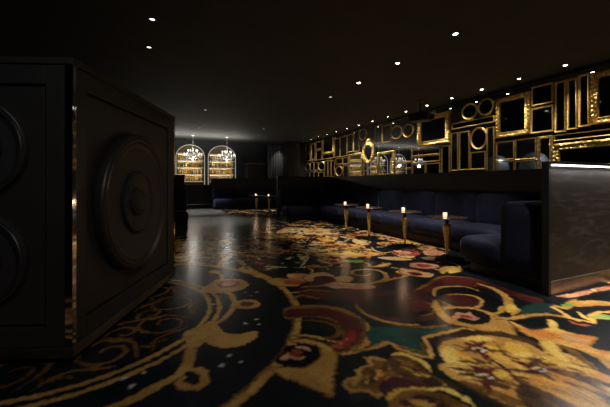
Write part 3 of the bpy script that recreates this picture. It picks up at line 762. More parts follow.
# right face (local y = 0, facing -y), raised stiles and rails with a recessed panel edge
b = BM()
box(b, .032, ST, 0, .03, Z0, Z1, .004); box(b, W-.2, W-.002, 0, .03, Z0, Z1, .004)
box(b, ST, W-.2, 0, .03, Z1-.14, Z1, .004); box(b, ST, W-.2, 0, .03, Z0, Z0+.13, .004)
obj('panel_frame', b, M['cabinetR'], cab)
b = BM(); box(b, ST+.016, W-.2-.016, .012, .035, Z0+.146, Z1-.156, .004); obj('panel', b, M['cabinetR'], cab)
b = BM()
box(b, 0, .03, .032, ST+.01, Z0, Z1, .004); box(b, 0, .03, W-.17, W-.002, Z0, Z1, .004)
box(b, 0, .03, ST+.01, W-.17, Z1-.13, Z1, .004); box(b, 0, .03, ST+.01, W-.17, Z0, Z0+.13, .004)
obj('panel_frame', b, M['cabinetR'], cab)
b = BM(); box(b, .014, .035, ST+.024, W-.17-.014, Z0+.144, Z1-.144, .004); obj('panel', b, M['cabinetR'], cab)
# steel corner angle and kick plates
b = BM(); box(b, -.006, .032, -.008, -.001, .115, H-.045); box(b, -.008, -.001, -.008, .04, .115, H-.045); obj('corner_trim', b, M['chrome'], cab)
b = BM(); box(b, W-.03, W+.006, -.008, -.001, .115, H-.045); obj('corner_trim', b, M['chrome'], cab)
b = BM(); box(b, -.014, W+.01, -.014, .03, .045, .113, .002); obj('kick_plate', b, M['kick'], cab)
b = BM(); box(b, -.014, .03, .03, W, .045, .113, .002); obj('kick_plate', b, M['kick'], cab)
# big woofer, axis along -y
def woofer(R0, big, mtx):
    bb = BM()
    if big: pr = [(R0*.985,0),(R0,.015),(R0,.06),(R0*.985,.078),(R0*.965,.086),(R0*.95,.086),(R0*.94,.077),(R0*.93,.077),(R0*.92,.085),(R0*.895,.084),(R0*.885,.076),(R0*.875,.076),(R0*.86,.08),(R0*.82,.075),(R0*.8,.066)]
    else: pr = [(R0*.99,0),(R0,.012),(R0*.985,.03),(R0*.95,.034),(R0*.94,.028),(R0*.92,.028),(R0*.9,.036),(R0*.84,.03),(R0*.8,.01)]
    lathe(bb, pr, 96, mtx)
    w = obj('woofer', bb, M['rubber'], cab, smooth=True)
    bb = BM()
    if big: lathe(bb, [(R0*.805,.067),(R0*.78,.063),(R0*.6,.055),(R0*.45,.045)], 96, mtx)
    else: lathe(bb, [(R0*.805,.012),(R0*.78,.0),(R0*.6,-.0),(R0*.45,-.0)], 72, mtx)
    obj('cone', bb, M['cone'], w, smooth=True)
    h = .04 if big else -.01
    bb = BM(); lathe(bb, [(R0*.46,h),(R0*.46,h+.03),(R0*.44,h+.038),(R0*.42,h+.03),(R0*.38,h+.022),(R0*.2,h+.008)], 72, mtx)
    obj('inner_ring', bb, M['rubber'], w, smooth=True)
    bb = BM(); lathe(bb, [(R0*.21,h),(R0*.2,h+.03),(R0*.16,h+.05),(R0*.1,h+.062),(R0*.05,h+.068),(0,h+.07)], 64, mtx)
    obj('dust_cap', bb, M['rubber'], w, smooth=True)
woofer(.61, True, T(.84, .01, 1.03) @ Matrix.Rotation(math.radians(90), 4, 'X'))
for yy in (.6, 1.32):
    for zz in (1.43, .69):
        woofer(.32, False, T(.012, yy, zz) @ Matrix.Rotation(math.radians(-90), 4, 'Y'))

# ------------------------------------------------------------------ partitions
PH = 1.43
def part(name, label, x0,x1,y0,y1, kick=True):
    t = thing(name, label, 'partition', ((x0+x1)/2,(y0+y1)/2,0)); hx, hy = (x1-x0)/2, (y1-y0)/2
    b = BM(); box(b, -hx, hx, -hy, hy, 0, PH-.03); obj('panel', b, M['part'], t)
    b = BM(); box(b, -hx-.01, hx+.01, -hy-.01, hy+.01, PH-.03, PH, .004); obj('cap_rail', b, M['black'], t)
    return t
part('partition', 'long low black partition behind the velvet sofa row, below the gilt frames', 5.68, 5.8, 2.26, 10.44)
part('partition', 'low black partition closing the far end of the near booth', 3.6, 5.66, 10.33, 10.43)
part('partition', 'low black partition behind the distant sofa facing the camera', 2.2, 5.95, 15.72, 15.82)
part('partition', 'low black partition left of the aisle, just beyond the speaker cabinet', -2.9, .62, 9.6, 9.7)
# end screen with lit oak face
t = thing('counter_screen', 'black oak screen with white light strip under its top, right side', 'screen', (5.72, 2.15, 0))
b = BM(); box(b, -1.96, 1.96, -.05, .0, .15, PH-.06); obj('oak_panel', b, M['oak'], t)
b = BM(); box(b, -1.97, -1.925, -.065, .008, 0, PH, .004); obj('end_post', b, M['black'], t)
b = BM(); box(b, -1.925, 1.96, -.12, .008, PH-.03, PH, .004); tp = obj('top', b, M['black'], t)
b = BM(); box(b, -1.915, 1.95, -.078, -.055, PH-.046, PH-.032); obj('light_strip', b, M['led'], tp)
b = BM(); box(b, -1.925, 1.96, -.06, .0, 0, .15, .002); obj('kick_plate', b, M['kick'], t)

# ------------------------------------------------------------------ sofas
def sofa_run(name, label, axis, a0, cuts, front, back, dirn, hb=1.0, loc=None, sidepanel=None, backd=.28, grp=None):
    """axis: direction along which the cushions repeat; front/back: coordinates across"""
    cxm = (cuts[0]+cuts[-1])/2; cym = (front+back)/2
    L = (cxm, cym, 0) if axis == 'x' else (cym, cxm, 0)
    t = thing(name, label, 'sofa', L, 0, grp)
    def bx(fn, a, b_, c, d, z0, z1, **k):
        c, d = min(c,d), max(c,d); bm = BM()
        if axis == 'x': fn(bm, a-L[0], b_-L[0], c-L[1], d-L[1], z0, z1, **k)
        else: fn(bm, c-L[0], d-L[0], a-L[1], b_-L[1], z0, z1, **k)
        return bm
    s = 1 if back > front else -1
    obj('plinth', bx(box, cuts[0]+.01, cuts[-1]-.01, front+s*.15, back, 0, .14), M['plinth'], t)
    obj('seat_base', bx(box, cuts[0]+.01, cuts[-1]-.01, front+s*.07, back, .14, .25, bev=.02), M['velvet'], t, smooth=True)
    for p, q in zip(cuts, cuts[1:]):
        obj('seat_cushion', bx(cushion, p+.004, q-.004, front, back-s*backd*.8, .2, .47, r=.09, puff=.02), M['velvet'], t, smooth=True)
        obj('back_cushion', bx(cushion, p+.004, q-.004, back-s*backd, back-s*.012, .40, hb, r=.06, puff=.03), M['velvet'], t, smooth=True)
    return t
sofa_run('banquette_sofa', 'long navy velvet banquette behind the four near candle tables', 'y', 0, [3.32,4.25,5.25,6.25,7.25,8.25,9.36], 4.68, 5.66, 1)
sofa_run('banquette_sofa', 'navy velvet end sofa at far end of the near booth, facing the camera', 'x', 0, [3.62,4.6,5.64], 9.42, 10.31, 1)
sofa_run('banquette_sofa', 'distant navy velvet sofa facing the camera behind two far tables', 'x', 0, [2.25,3.2,4.15,5.1,5.9], 14.85, 15.7, 1, hb=.95)
sofa_run('banquette_sofa', 'navy velvet sofa left of the aisle, just beyond the speaker cabinet', 'x', 0, [-2.9,-1.75,-.55,.66], 8.7, 9.58, 1)
# near arm: seen from its side
t = thing('banquette_sofa', 'navy velvet end sofa against the lit oak screen, side towards the camera', 'sofa', (4.7, 2.8, 0))
b = BM(); box(b, -.86, .9, -.62, .3, 0, .14); obj('plinth', b, M['plinth'], t)
b = BM(); box(b, -.88, .9, -.63, .40, .13, .22, .02); obj('seat_base', b, M['velvet'], t, smooth=True)
for p, q in ((-.9,0),(0,.9)):
    b = BM(); cushion(b, p+.003, q-.003, -.2, .49, .15, .47, r=.1, puff=.015); obj('seat_cushion', b, M['velvet'], t, smooth=True)
    b = BM(); cushion(b, p+.003, q-.003, -.635, -.12, .16, .97, r=.06, puff=.012); obj('back_cushion', b, M['velvet'], t, smooth=True)

# ------------------------------------------------------------------ tables with candles
def make_table():
    t = thing('cocktail_table', '', 'table')
    b = BM(); lathe(b, [(0,0),(.175,0),(.18,.006),(.175,.014),(.06,.02),(.03,.03),(0,.03)], 40); obj('base', b, M['tbase'], t, smooth=True)
    # cast brass stem: facetted, broad shouldered, tapering downwards
    b = BM(); lathe(b, [(0,.028),(.016,.03),(.016,.10),(0,.1)], 12); obj('foot', b, M['tbase'], t, smooth=True); b = BM(); lathe(b, [(.014,.52),(.024,.53),(.022,.57),(.03,.6),(.022,.64),(.05,.65),(.05,.655),(0,.655)], 16)
    obj('neck', b, M['tbase'], t, smooth=True)
    b = BM(); lathe(b, [(0,.09),(.02,.09),(.023,.14),(.03,.22),(.037,.32),(.045,.42),(.052,.49),(.054,.53),(.05,.555),(.035,.565),(0,.565)], 10)
    for v in b.verts:
        a = math.atan2(v.co.y, v.co.x); r = math.hypot(v.co.x, v.co.y)
        k = 1+.16*math.cos(2*a+v.co.z*6)+.07*math.sin(5*a+v.co.z*25)
        if r > 1e-4: v.co.x *= k; v.co.y *= k
    obj('stem', b, M['brass'], t)
    b = BM(); lathe(b, [(0,.655),(.29,.655),(.3,.66),(.3,.668),(.296,.672),(0,.672)], 56); obj('table_top', b, M['ttop'], t, smooth=True)
    return t
def make_candle():
    b = BM(); lathe(b, [(0,0),(.03,0),(.034,.005),(.038,.085),(.035,.085),(.031,.012),(0,.012)], 24)
    h = obj('candle_holder', b, M['votive'], smooth=True)
    b = BM(); lathe(b, [(0,.014),(.028,.014),(.028,.045),(0,.045)], 16); obj('candle', b, M['wax'], h, smooth=True)
    b = BM(); lathe(b, [(0,.046),(.005,.052),(.007,.06),(.004,.07),(0,.08)], 10); obj('flame', b, M['flame'], h, smooth=True)
    return h
TB = [(4.08,3.72,.3),(4.19,4.80,1.2),(4.16,5.90,2.0),(4.18,6.88,.8),(3.75,13.5,.5),(4.08,12.75,1.7)]
TL = ['round brass stem cocktail table nearest the camera, beside the end sofa','second brass stem cocktail table from the camera along the near booth',
      'third brass stem cocktail table from the camera along the near booth','farthest of the four brass stem cocktail tables in the near booth',
      'left of the two distant brass stem tables before the far sofa','right of the two distant brass stem tables before the far sofa']
CL = [s.replace('round brass stem','').split(',')[0] for s in TL]
CL = ['lit votive candle on the nearest cocktail table','lit votive candle on the second nearest cocktail table','lit votive candle on the third nearest cocktail table','lit votive candle on the fourth table, farthest in the near booth','lit votive candle on the left distant table','lit votive candle on the right distant table']
t0 = make_table(); c0 = make_candle()
for i, (x, y, r) in enumerate(TB):
    o = t0 if i == 0 else copy_tree(t0)
    o.location = (x, y, 0); o.rotation_euler = (0,0,r); tag(o, TL[i], 'table', 'brass stem cocktail tables')
    c = c0 if i == 0 else copy_tree(c0)
    c.location = (x-.02, y+.02, .6725); c.scale = (.85, .85, .8); tag(c, CL[i], 'candle', 'votive candles on the tables')
    ld = bpy.data.lights.new('candle_light','POINT'); ld.energy = 1.1 if i < 4 else 1.6; ld.color = (1,.62,.36); ld.shadow_soft_size = .03
    lo = bpy.data.objects.new('candle_light', ld); COL.objects.link(lo); lo.location = (x-.02, y+.02, .80)

# ------------------------------------------------------------------ chandeliers
def make_chandelier():
    t = thing('chandelier', '', 'chandelier')      # origin at the ceiling
    b = BM(); tube(b, [(0,0,0),(0,0,-.75)], .005); lathe(b, [(0,0),(.07,0),(.06,-.03),(0,-.04)], 20); obj('hanging_rod', b, M['white'], t)
    b = BM(); lathe(b, [(0,-.3),(.04,-.32),(.015,-.37),(.06,-.44),(.02,-.5),(.09,-.56),(.05,-.62),(.02,-.66),(.06,-.72),(.03,-.78),(0,-.84)], 20); b.transform(T(0,0,-.42)); obj('stem', b, M['white'], t, smooth=True)
    for tier, (n, r, z) in enumerate(((8,.40,-1.02),(5,.22,-.86))):
        for k in range(n):
            a = 2*PI*k/n + tier*.3; c, s = math.cos(a), math.sin(a)
            b = BM(); tube(b, [(.03*c,.03*s,z-.02),(r*.35*c,r*.35*s,z-.1),(r*.75*c,r*.75*s,z-.08),(r*c,r*s,z+.02)], .009, 6)
            lathe(b, [(0,z+.02),(.03,z+.03),(.045,z+.045),(.01,z+.045)], 10, T(r*c,r*s,0))
            for j in range(3): lathe(b, [(0,z-.02-j*.045),(.011,z-.04-j*.045),(0,z-.062-j*.045)], 6, T(r*c,r*s,0))
            ar = obj('arm', b, M['white'], t, smooth=True)
            b = BM(); lathe(b, [(0,z+.045),(.016,z+.05),(.016,z+.1),(.026,z+.12),(.018,z+.16),(0,z+.18)], 8, T(r*c,r*s,0)); obj('candle_bulb', b, M['bulb'], ar, smooth=True)
    b = BM()
    for k in range(16):
        a = 2*PI*k/16
        for j in range(6):
            f = j/5; rr = .05+.30*f; z = -.89-.13*math.sin(PI*f*.5)-.1*math.sin(PI*f)
            lathe(b, [(0,.014),(.014,0),(0,-.014)], 5, T(rr*math.cos(a), rr*math.sin(a), z))
    obj('crystal_strands', b, M['white'], t)['kind'] = 'stuff'
    return t
ch0 = make_chandelier()
for i, (x, y, lb) in enumerate([(3.07,16.5,'white crystal chandelier hanging in front of the right arch'),(1.45,16.5,'white crystal chandelier hanging in front of the left arch'),(-.17,16.5,'white crystal chandelier hidden behind the speaker cabinet, over the bar')]):
    o = ch0 if i == 0 else copy_tree(ch0)
    o.location = (x, y, CEIL-.05); tag(o, lb, 'chandelier', 'crystal chandeliers over the bar')
    ld = bpy.data.lights.new('chandelier_light','POINT'); ld.energy = 17; ld.color = (1,.94,.86); ld.shadow_soft_size = .07
    lo = bpy.data.objects.new('chandelier_light', ld); COL.objects.link(lo); lo.location = (x, y-.05, CEIL-1.2)
ch0.location.z = CEIL-.0
for o in [o for o in bpy.data.objects if o.name.startswith('chandelier') and o.type == 'EMPTY']: o.location.z = CEIL

# ------------------------------------------------------------------ gilt frames on the mirrored wall
def moulding(w, d, ornate):
    # (offset inwards from outer edge, height off the wall)
    if ornate: return [(0,0),(0,d*.5),(w*.1,d*.75),(w*.25,d),(w*.42,d*.8),(w*.55,d*.55),(w*.72,d*.6),(w*.86,d*.75),(w*.94,d*.5),(w,d*.15)]
    return [(0,0),(0,d*.6),(w*.2,d),(w*.45,d*.85),(w*.6,d*.5),(w*.85,d*.6),(w,d*.15)]
def rect_frame(hy, hz, w, d, ornate):
    """in local coordinates: wall is the plane x = 0, the room is towards -x"""
    b = BM(); pr = moulding(w, d, ornate); step = .035 if ornate else 9
    loops = []
    for off, h in pr:
        ys, zs = hy-off, hz-off; cor = [(-ys,-zs),(ys,-zs),(ys,zs),(-ys,zs)]; pts = []
        for i in range(4):
            a, c = cor[i], cor[(i+1)%4]; L0 = 2*(hy if i % 2 == 0 else hz); n = max(1, int(L0/step)) if ornate else 1
            for k in range(n):
                s = k/n; y, z = a[0]+(c[0]-a[0])*s, a[1]+(c[1]-a[1])*s; hh = h
                if ornate and h > d*.3:
                    u = s*L0
                    hh += d*.32*math.sin(u*62)*(1 if off < w*.5 else -.6)+d*.25*noise.noise(Vector((y*14, z*14, off*20)))
                pts.append((y, z, hh))
        loops.append([b.verts.new((-h_, y, z)) for y, z, h_ in pts])
    for A, C in zip(loops, loops[1:]):
        n = len(A)
        for k in range(n): b.faces.new((A[k], A[(k+1)%n], C[(k+1)%n], C[k]))
    return b
def round_frame(ry, rz, w, d, ornate):
    b = BM(); pr = moulding(w, d, ornate); n = 64; loops = []
    for off, h in pr:
        L_ = []
        for k in range(n):
            a = 2*PI*k/n; hh = h + (d*.3*math.sin(a*24) if ornate and h > d*.3 else 0)
            L_.append(b.verts.new((-hh, (ry-off)*math.cos(a), (rz-off)*math.sin(a))))
        loops.append(L_)
    for A, C in zip(loops, loops[1:]):
        for k in range(n): b.faces.new((A[k], A[(k+1)%n], C[(k+1)%n], C[k]))
    return b
def crest(hy, hz, w):
    b = BM()
    for s in (-1, 1):
        pts = [(-.03, s*(.02+.11*math.sin(a)*(1-a/5)), hz+.02+.09*(1-math.cos(a*.8))) for a in [i*.35 for i in range(9)]]
        tube(b, pts, .02, 8, .006)
        pts = [(-.03, s*(.1+.06*i/5), hz+.01+.03*math.sin(i)) for i in range(6)]; tube(b, pts, .018, 8, .006)
    lathe(b, [(0,0),(.03,.03),(.035,.06),(.015,.1),(.02,.12),(0,.16)], 10, T(-.03,0,hz))
    return b
FG = 'gilt frames on the mirrored wall'
def place(yc, zc, label, bm, m, glass_pts, cr_=None, gm=None):
    o = obj('mirror_frame', bm, m, smooth=True, loc=(WALLX-.001, yc, zc)); tag(o, label, 'frame', FG)
    g = BM(); vs = [g.verts.new((-.012, y, z)) for y, z in glass_pts]; g.faces.new(vs)
    vs2 = [g.verts.new((-.004, y, z)) for y, z in glass_pts]; g.faces.new(vs2)
    for i in range(len(vs)): g.faces.new((vs[i], vs[(i+1)%len(vs)], vs2[(i+1)%len(vs)], vs2[i]))
    obj('mirror_glass', g, gm or M['glass'], o)
    if cr_ is not None: obj('crest', cr_, m, o, smooth=True)
    return o
def FR(xl, xr, yt, yb, label, w=.045, d=.035, orn=False, m='gold', crst=False, gm=None):
    ya, za = onwall(xl, yt); _, zb = onwall(xl, yb); yc_, _ = onwall(xr, yt)
    hy, hz = abs(ya-yc_)/2, (za-zb)/2
    if not orn: w *= .74
    w = min(w, hy*.5, hz*.5)
    g = [(-hy+w*.9,-hz+w*.9),(hy-w*.9,-hz+w*.9),(hy-w*.9,hz-w*.9),(-hy+w*.9,hz-w*.9)]
    return place((ya+yc_)/2, (za+zb)/2, label, rect_frame(hy, hz, w, d, orn), M[m], g, crest(hy,hz,w) if crst else None, gm and M[gm])
def FC(x, y, rx, ry, label, w=.05, d=.035, orn=False, m='gold', crst=False, gm=None):
    yc, zc = onwall(x, y); y1, _ = onwall(x-rx, y); y2, _ = onwall(x+rx, y); _, zt = onwall(x, y-ry)
    hy, hz = abs(y1-y2)/2, zt-zc; w = min(w, hy*.5, hz*.5)*(1 if orn else .8)
    g = [((hy-w*.9)*math.cos(2*PI*k/40), (hz-w*.9)*math.sin(2*PI*k/40)) for k in range(40)]
    return place(yc, zc, label, round_frame(hy, hz, w, d, orn), M[m], g, crest(hy,hz,w) if crst else None, gm and M[gm])
DG = 'darkglass'
FR(590.5,640,73.5,125,'large ornate carved gilt frame at upper right edge of the wall',.13,.07,True,'gold2',gm=DG)
FR(578,589.3,75.5,127.5,'tall slim gilt frame right beside the large carved frame',.06,gm=DG)
FR(566.5,577.3,79.5,130.2,'middle one of three tall slim gilt frames near the right',.06,gm=DG)
FR(554.3,565.8,82.5,133,'leftmost of three tall slim gilt frames near the right',.06,gm=DG)
FR(553.5,630,135.3,141.3,'long flat gilt strip frame above the light strip screen',.04,gm=DG)
FR(552.5,624,144,172,'wide ornate gilt frame just above the light strip screen',.14,.06,True,'gold2',gm=DG)
FR(495.7,529.5,99.5,138.2,'large square ornate gilt frame around dark glass, right of two round frames',.12,.065,True,'gold2',gm=DG)
FR(531,552.6,87.5,106.5,'landscape gilt frame at top, right of the large square frame',.05,gm=DG)
FR(530.3,553.4,108.6,134,'nearly square gilt frame below the landscape one',.06,gm=DG)
FR(495.7,514,142.6,160.3,'small gilt frame under left half of the large square frame',.045)
FR(514.6,536,139.8,160,'small gilt frame under right half of the large square frame',.045)
FR(537,552,136.8,174,'tall gilt frame with beaded top beside the oak screen',.06,.04,True,'palegold')
FR(495.7,514,161.3,174,'lowest left gilt frame in the row under the square frame',.04)
FR(514.6,536,161,174,'lowest right gilt frame in the row under the square frame',.04)
FC(469,111.3,8.0,8.2,'left of the two round gilt frames near the ceiling',.07,gm=DG)
FC(485.3,106.8,8.2,8.7,'right of the two round gilt frames near the ceiling',.07,gm=DG)
FR(451.5,493.8,123.8,129.6,'long thin gilt strip frame under the two round frames',.04,gm=DG)
FC(478.2,138.2,8.6,11.2,'oval gilt frame standing above a small rectangular one',.07,gm=DG)
FR(458.7,469.3,132.2,170.5,'tall gilt frame left of the oval frame',.06,gm=DG)
FR(470,485.3,152.3,169.8,'small gilt frame directly under the oval frame',.05)
FR(486.2,494,127.6,172,'tall narrow gilt frame right of the oval frame',.05)
FR(450.6,457.6,133.5,171,'tall narrow gilt frame second left of the oval frame',.045)
FR(417.6,449.2,118.6,147,'big crested ornate gilt frame beneath the projector',.15,.075,True,'gold2',True,gm=DG)
FR(411.8,439.6,150.2,156.4,'upper flat gilt strip frame below the crested frame',.04)
FR(411.8,439.6,157,163,'lower flat gilt strip frame below the crested frame',.04)
FR(412,425,163.8,177,'small gilt frame at left under the two strips',.05)
FR(425.6,439.6,163.4,177,'small gilt frame at right under the two strips',.05,gm=DG)
FR(441,449.4,146,177,'tall gilt frame under right corner of the crested frame',.06,gm=DG)
FC(396,132.3,5.8,6.8,'left of the paired round frames left of the projector',.07)
FC(407.5,130.4,5.4,6.8,'right of the paired round frames left of the projector',.07)
FR(382,391,126,143,'plain upright gilt frame left of the paired round frames',.045)
FR(374.6,381.6,126,143.5,'wide pale gilt frame between the small oval and upright frame',.04,.03,False,'palegold')
FR(377.6,394,152.5,177,'ornate doorway-like gilt frame reflecting a chandelier',.11,.06,True,'gold2')
FR(366.6,377,160.5,168,'small low gilt frame left of the doorway-like frame',.05)
FR(366.6,377,168.5,177,'lowest small gilt frame left of the doorway-like frame',.05)
FR(394.5,411.5,149.5,162.8,'gilt frame beneath the paired round frames',.045)
FR(394.5,411.5,163.4,169,'thin gilt strip frame right of the doorway-like frame, upper',.035)
FR(394.5,411.5,169.5,177,'thin gilt strip frame right of the doorway-like frame, lower',.035)
FC(362.5,134.3,3.9,6.3,'small upright oval gilt frame near the ceiling',.09)
FC(368,152.5,5.6,10.5,'tall crested oval gilt frame with pointed top',.12,.07,True,'gold2',True)
FR(334.3,339.6,139,157.6,'tall gilt frame right of the large far square frame',.05)
FR(340,346.6,137.2,157,'second tall gilt frame in the far upper row',.05)
FR(347,352.8,135,152.5,'third tall gilt frame in the far upper row',.05)
FR(353.2,359,130,152,'tallest gilt frame, just left of the small oval',.06)
FR(348.6,361.8,154.6,163,'wide gilt frame on top of a stack of three',.08,.05,True,'gold2')
FR(348.6,361.8,163.5,170,'wide gilt frame in the middle of a stack of three',.06)
FR(348.6,361.8,170.5,177.5,'wide gilt frame at the bottom of a stack of three',.06)
FR(335.6,342.2,158.4,164.6,'small gilt frame above the far lower round frame',.05)
FR(342.6,348,157.6,164.4,'small square gilt frame left of the stack of three',.05)
FC(338.6,171,3.7,5.4,'far lower round gilt frame left of the stack of three',.1)
FR(342.9,348,165.2,177.5,'upright small gilt frame between round frame and stack',.05)
FR(305.4,310,144,152.8,'top left corner gilt frame at the far end',.07)
FR(305.4,310,153.4,161.6,'second gilt frame down at the far end',.07)
FR(310.6,315.2,143,161.6,'gilt panel frame with broad moulding near the far end',.2)
FR(315.8,321.6,142,149.8,'upper of two small frames beside the broad gilt panel',.07)
FR(315.8,321.6,150.4,160.6,'lower of two small frames beside the broad gilt panel',.07)
FR(322.3,333.3,137.6,154.4,'large square gilt frame in the far upper group',.11,.05,True,'gold2')
FR(322.3,333.3,155,159.6,'flat gilt strip frame below the far square frame',.05)
FC(307.4,167,2.5,4.4,'far left small round gilt frame',.1,m='palegold')
FC(321.3,166.2,3.4,5,'second small round gilt frame from the far end',.1,m='palegold')
FR(310.2,313.6,162.4,170.6,'upright gilt frame right of the far left round one',.05,m='palegold')
FR(314,317.8,162.4,170.6,'upright gilt frame left of the second small round one',.05,m='palegold')
FR(305.3,309.2,172,178.5,'lowest gilt frame at the far left corner',.06,m='palegold')
FR(309.6,313.6,171.6,178.5,'second lowest-row gilt frame from the far end',.06,m='palegold')
FR(314,318,171.6,178.5,'third lowest-row gilt frame from the far end',.06,m='palegold')
FR(318.4,323.6,172,178.5,'fourth lowest-row gilt frame from the far end',.06,m='palegold')
FR(324.3,327.4,160.6,177.5,'first of three tall thin frames under the far square one',.07)
FR(327.7,330.8,160.4,177.5,'second of three tall thin frames under the far square one',.07)
FR(331.1,334.3,160.2,177.5,'third of three tall thin frames under the far square one',.07)

# ------------------------------------------------------------------ projector hanging by the mirrored wall
def proj():
    u = (420-305)/FPX; t_ = 6.7/(SA+CA*u); y = t_*(CA-SA*u); z = CAMH+(HOR-117.5)/FPX*t_
    t = thing('projector', 'black projector hanging from the ceiling above the crested gilt frame', 'projector', (6.7, y, z), math.radians(28))
    b = BM(); box(b, -.2, .2, -.27, .27, -.11, .11, .025, 3); obj('case', b, M['projector'], t, smooth=True)
    b = BM(); lathe(b, [(0,0),(.065,0),(.07,.02),(.07,.09),(.055,.09),(.05,.06),(0,.05)], 24, T(.1,-.26,.0)@Matrix.Rotation(math.radians(90),4,'X')); obj('lens', b, M['lens'], t, smooth=True)
    b = BM(); box(b, -.14, .14, -.14, .14, .11, .125); tube(b, [(0,0,.12),(0,0,CEIL-z)], .022); lathe(b, [(0,CEIL-z),(.08,CEIL-z),(.07,CEIL-z-.03),(.02,CEIL-z-.04)], 20); obj('ceiling_mount', b, M['black'], t)
    b = BM()
    for k in range(7): box(b, -.203, -.199, -.2+k*.03, -.185+k*.03, -.05, .05)
    obj('vent_grille', b, M['trimring'], t)
proj()

# ------------------------------------------------------------------ ceiling downlights
def make_down(m):
    b = BM(); lathe(b, [(.034,0),(.06,0),(.06,-.008),(.05,-.012),(.037,-.006),(.034,.0)], 28)
    o = obj('downlight', b, M['trimring'], smooth=True)
    b = BM(); lathe(b, [(0,-.003),(.034,-.003),(.034,-.001),(0,-.001)], 24); obj('lens', b, m, o)
    return o
d0 = make_down(M['lamp']); d1 = make_down(M['lampdim'])
first = {0:True, 1:True}
def down(x, y, label, grp, energy, size=55, blend=.7, aim=None, dim=0, col=(1,.87,.69)):
    p = (d0, d1)[dim]
    o = p if first[dim] else copy_tree(p); first[dim] = False
    o.location = (x, y, CEIL-.0005); tag(o, label, 'downlight', grp)
    if energy:
        ld = bpy.data.lights.new('downlight_beam','SPOT'); ld.energy = energy; ld.spot_size = math.radians(size); ld.spot_blend = blend
        ld.color = col; ld.shadow_soft_size = .03
        lo = bpy.data.objects.new('downlight_beam', ld); COL.objects.link(lo); lo.location = (x, y, CEIL-.03)
        d = Vector(aim or (x, y, 0))-lo.location; lo.rotation_euler = d.to_track_quat('-Z','Y').to_euler()
GW, GS, GA = 'downlights along the mirrored wall', 'downlights over the near booth', 'downlights over the aisle'
n = 0
for k in range(15):
    y = 3.72 + .9*k
    down(7.22, y, f'{ordw(k)} downlight from the right in the row along the mirrored wall', GW, 85, 74, .8, (7.75, y, 1.2), dim=0, col=(1,.9,.72))
for k, y in enumerate((2.82,1.92)): down(7.22, y, f'{["nearer","farther"][k]} downlight outside the picture by the mirrored wall', GW, 85, 74, .8, (7.75, y, 1.2), col=(1,.9,.72))
for k, y in enumerate((3.63,4.97,6.3)):
    down(4.16, y, f'{["nearest","middle","farthest"][k]} of three downlights above the cocktail tables', GS, 330, 58, .6, (4.15, y+.5, 0), dim=0)
down(4.16, 7.65, 'small dim downlight over the far end of the near booth', GS, 170, 60, .6, (3.9, 7.9, 0), dim=1)
down(-.1, 5.04, 'upper of two downlights in the dark ceiling above the speaker cabinet', GA, 40, 55, .8, dim=1)
down(-.17, 6.1, 'lower of two downlights in the dark ceiling above the speaker cabinet', GA, 25, 60, .8, dim=1)
down(4.0, 13.3, 'downlight over the two distant tables', GA, 500, 36, .4, dim=1)
down(1.5, 14.2, 'added dim downlight over the pale carpet before the bar', GA, 620, 60, .8, dim=1, col=(1,.95,.88))  # added lamp to brighten the pale path; no fitting known here
down(1.3, 10.6, 'added dim downlight over the aisle between the booths', GA, 380, 60, .9, dim=1, col=(1,.95,.88))  # second added lamp, lifts the near part of the pale path
down(6.2, 17.4, 'downlight in front of the grey blue curtain', GA, 16, 60, .9, (6.35, 18.0, 2.0), dim=1)
down(3.4, 1.0, 'added fill downlight behind the camera position on the right', GS, 480, 80, .9, (3.5, 1.1, 0), dim=1)  # unseen fill, added for more light on the lower right carpet
down(5.2, 1.2, 'downlight above the floor before the oak screen', GS, 700, 66, .6, (4.9, .8, 0), dim=1)
down(1.6, 3.3, 'downlight over the open carpet in front of the booth', GS, 65, 80, .9, (1.5, 3.4, 0), dim=1)
down(0.9, -.6, 'added fill downlight over the aisle behind the viewer', GA, 80, 90, .9, (0.3, 2.2, 0), col=(1,.93,.85), dim=1)  # unseen lamp, added as general fill from behind the camera

down(-2.0, .2, 'added fill downlight in front of the speaker cabinet, outside the picture', GA, 24, 90, .9, (-1.6, 2.2, .9), dim=1, col=(.95,.95,1))  # added to bring up the cabinet's dark left face

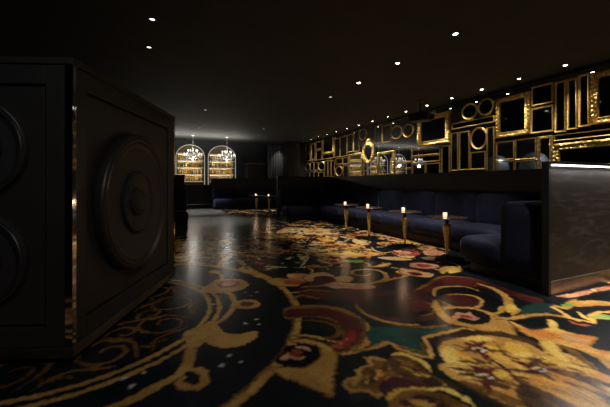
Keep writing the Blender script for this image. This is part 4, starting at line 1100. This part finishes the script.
def area(name, loc, target, size, energy, col, sy=None):
    ld = bpy.data.lights.new(name,'AREA'); ld.energy = energy; ld.color = col; ld.size = size
    if sy: ld.shape = 'RECTANGLE'; ld.size_y = sy
    lo = bpy.data.objects.new(name, ld); COL.objects.link(lo); lo.location = loc
    d = Vector(target)-Vector(loc); lo.rotation_euler = d.to_track_quat('-Z','Y').to_euler(); return lo
area('ceiling_fill', (1.5, 16.45, 2.75), (1.5, 16.451, 3.5), 4.6, 100, (1,.93,.82), .3)  # added fill that brightens the ceiling near the bar; not a fixture
# shelf lighting inside each arch, strip under the screen top, alcove lamps
for c, hw in ARCHES:
    for z in SHELVES[1:]: area('arch_shelf_light', (c, 18.575, z-.03), (c, 18.75, z-.4), 1.2, 1.8, (1,.88,.66), .02)
area('strip_light', (5.75, 2.03, PH-.065), (5.75, 1.75, 0), 3.8, 12, (1,.93,.9), .02)
for yc, hw in LA:
    ld = bpy.data.lights.new('alcove_light','POINT'); ld.energy = 3.5; ld.color = (.95,.97,1); ld.shadow_soft_size = .1
    lo = bpy.data.objects.new('alcove_light', ld); COL.objects.link(lo); lo.location = (XL-.5, yc, 2.7)

# ------------------------------------------------------------------ camera, world, view
cd = bpy.data.cameras.new('camera'); cam = bpy.data.objects.new('camera', cd); COL.objects.link(cam)
cam.location = (0,0,CAMH); cam.rotation_euler = (PI/2, 0, -YAW)
cd.sensor_width = 36; cd.lens = FPX/610*36; cd.shift_y = -(203.5-HOR)/610; cd.clip_start = .05
SC.camera = cam
w = bpy.data.worlds.new('world'); SC.world = w; w.use_nodes = True
w.node_tree.nodes['Background'].inputs[0].default_value = (.9,.95,1,1); w.node_tree.nodes['Background'].inputs[1].default_value = .0
SC.view_settings.view_transform = 'Standard'; SC.view_settings.look = 'None'; SC.view_settings.exposure = 0; SC.view_settings.gamma = 1
SC.view_settings.use_curve_mapping = False
SC.cycles.use_denoising = True; SC.cycles.max_bounces = 8; SC.cycles.glossy_bounces = 5; SC.cycles.sample_clamp_indirect = 4
SC.cycles.caustics_reflective = True; SC.cycles.caustics_refractive = False
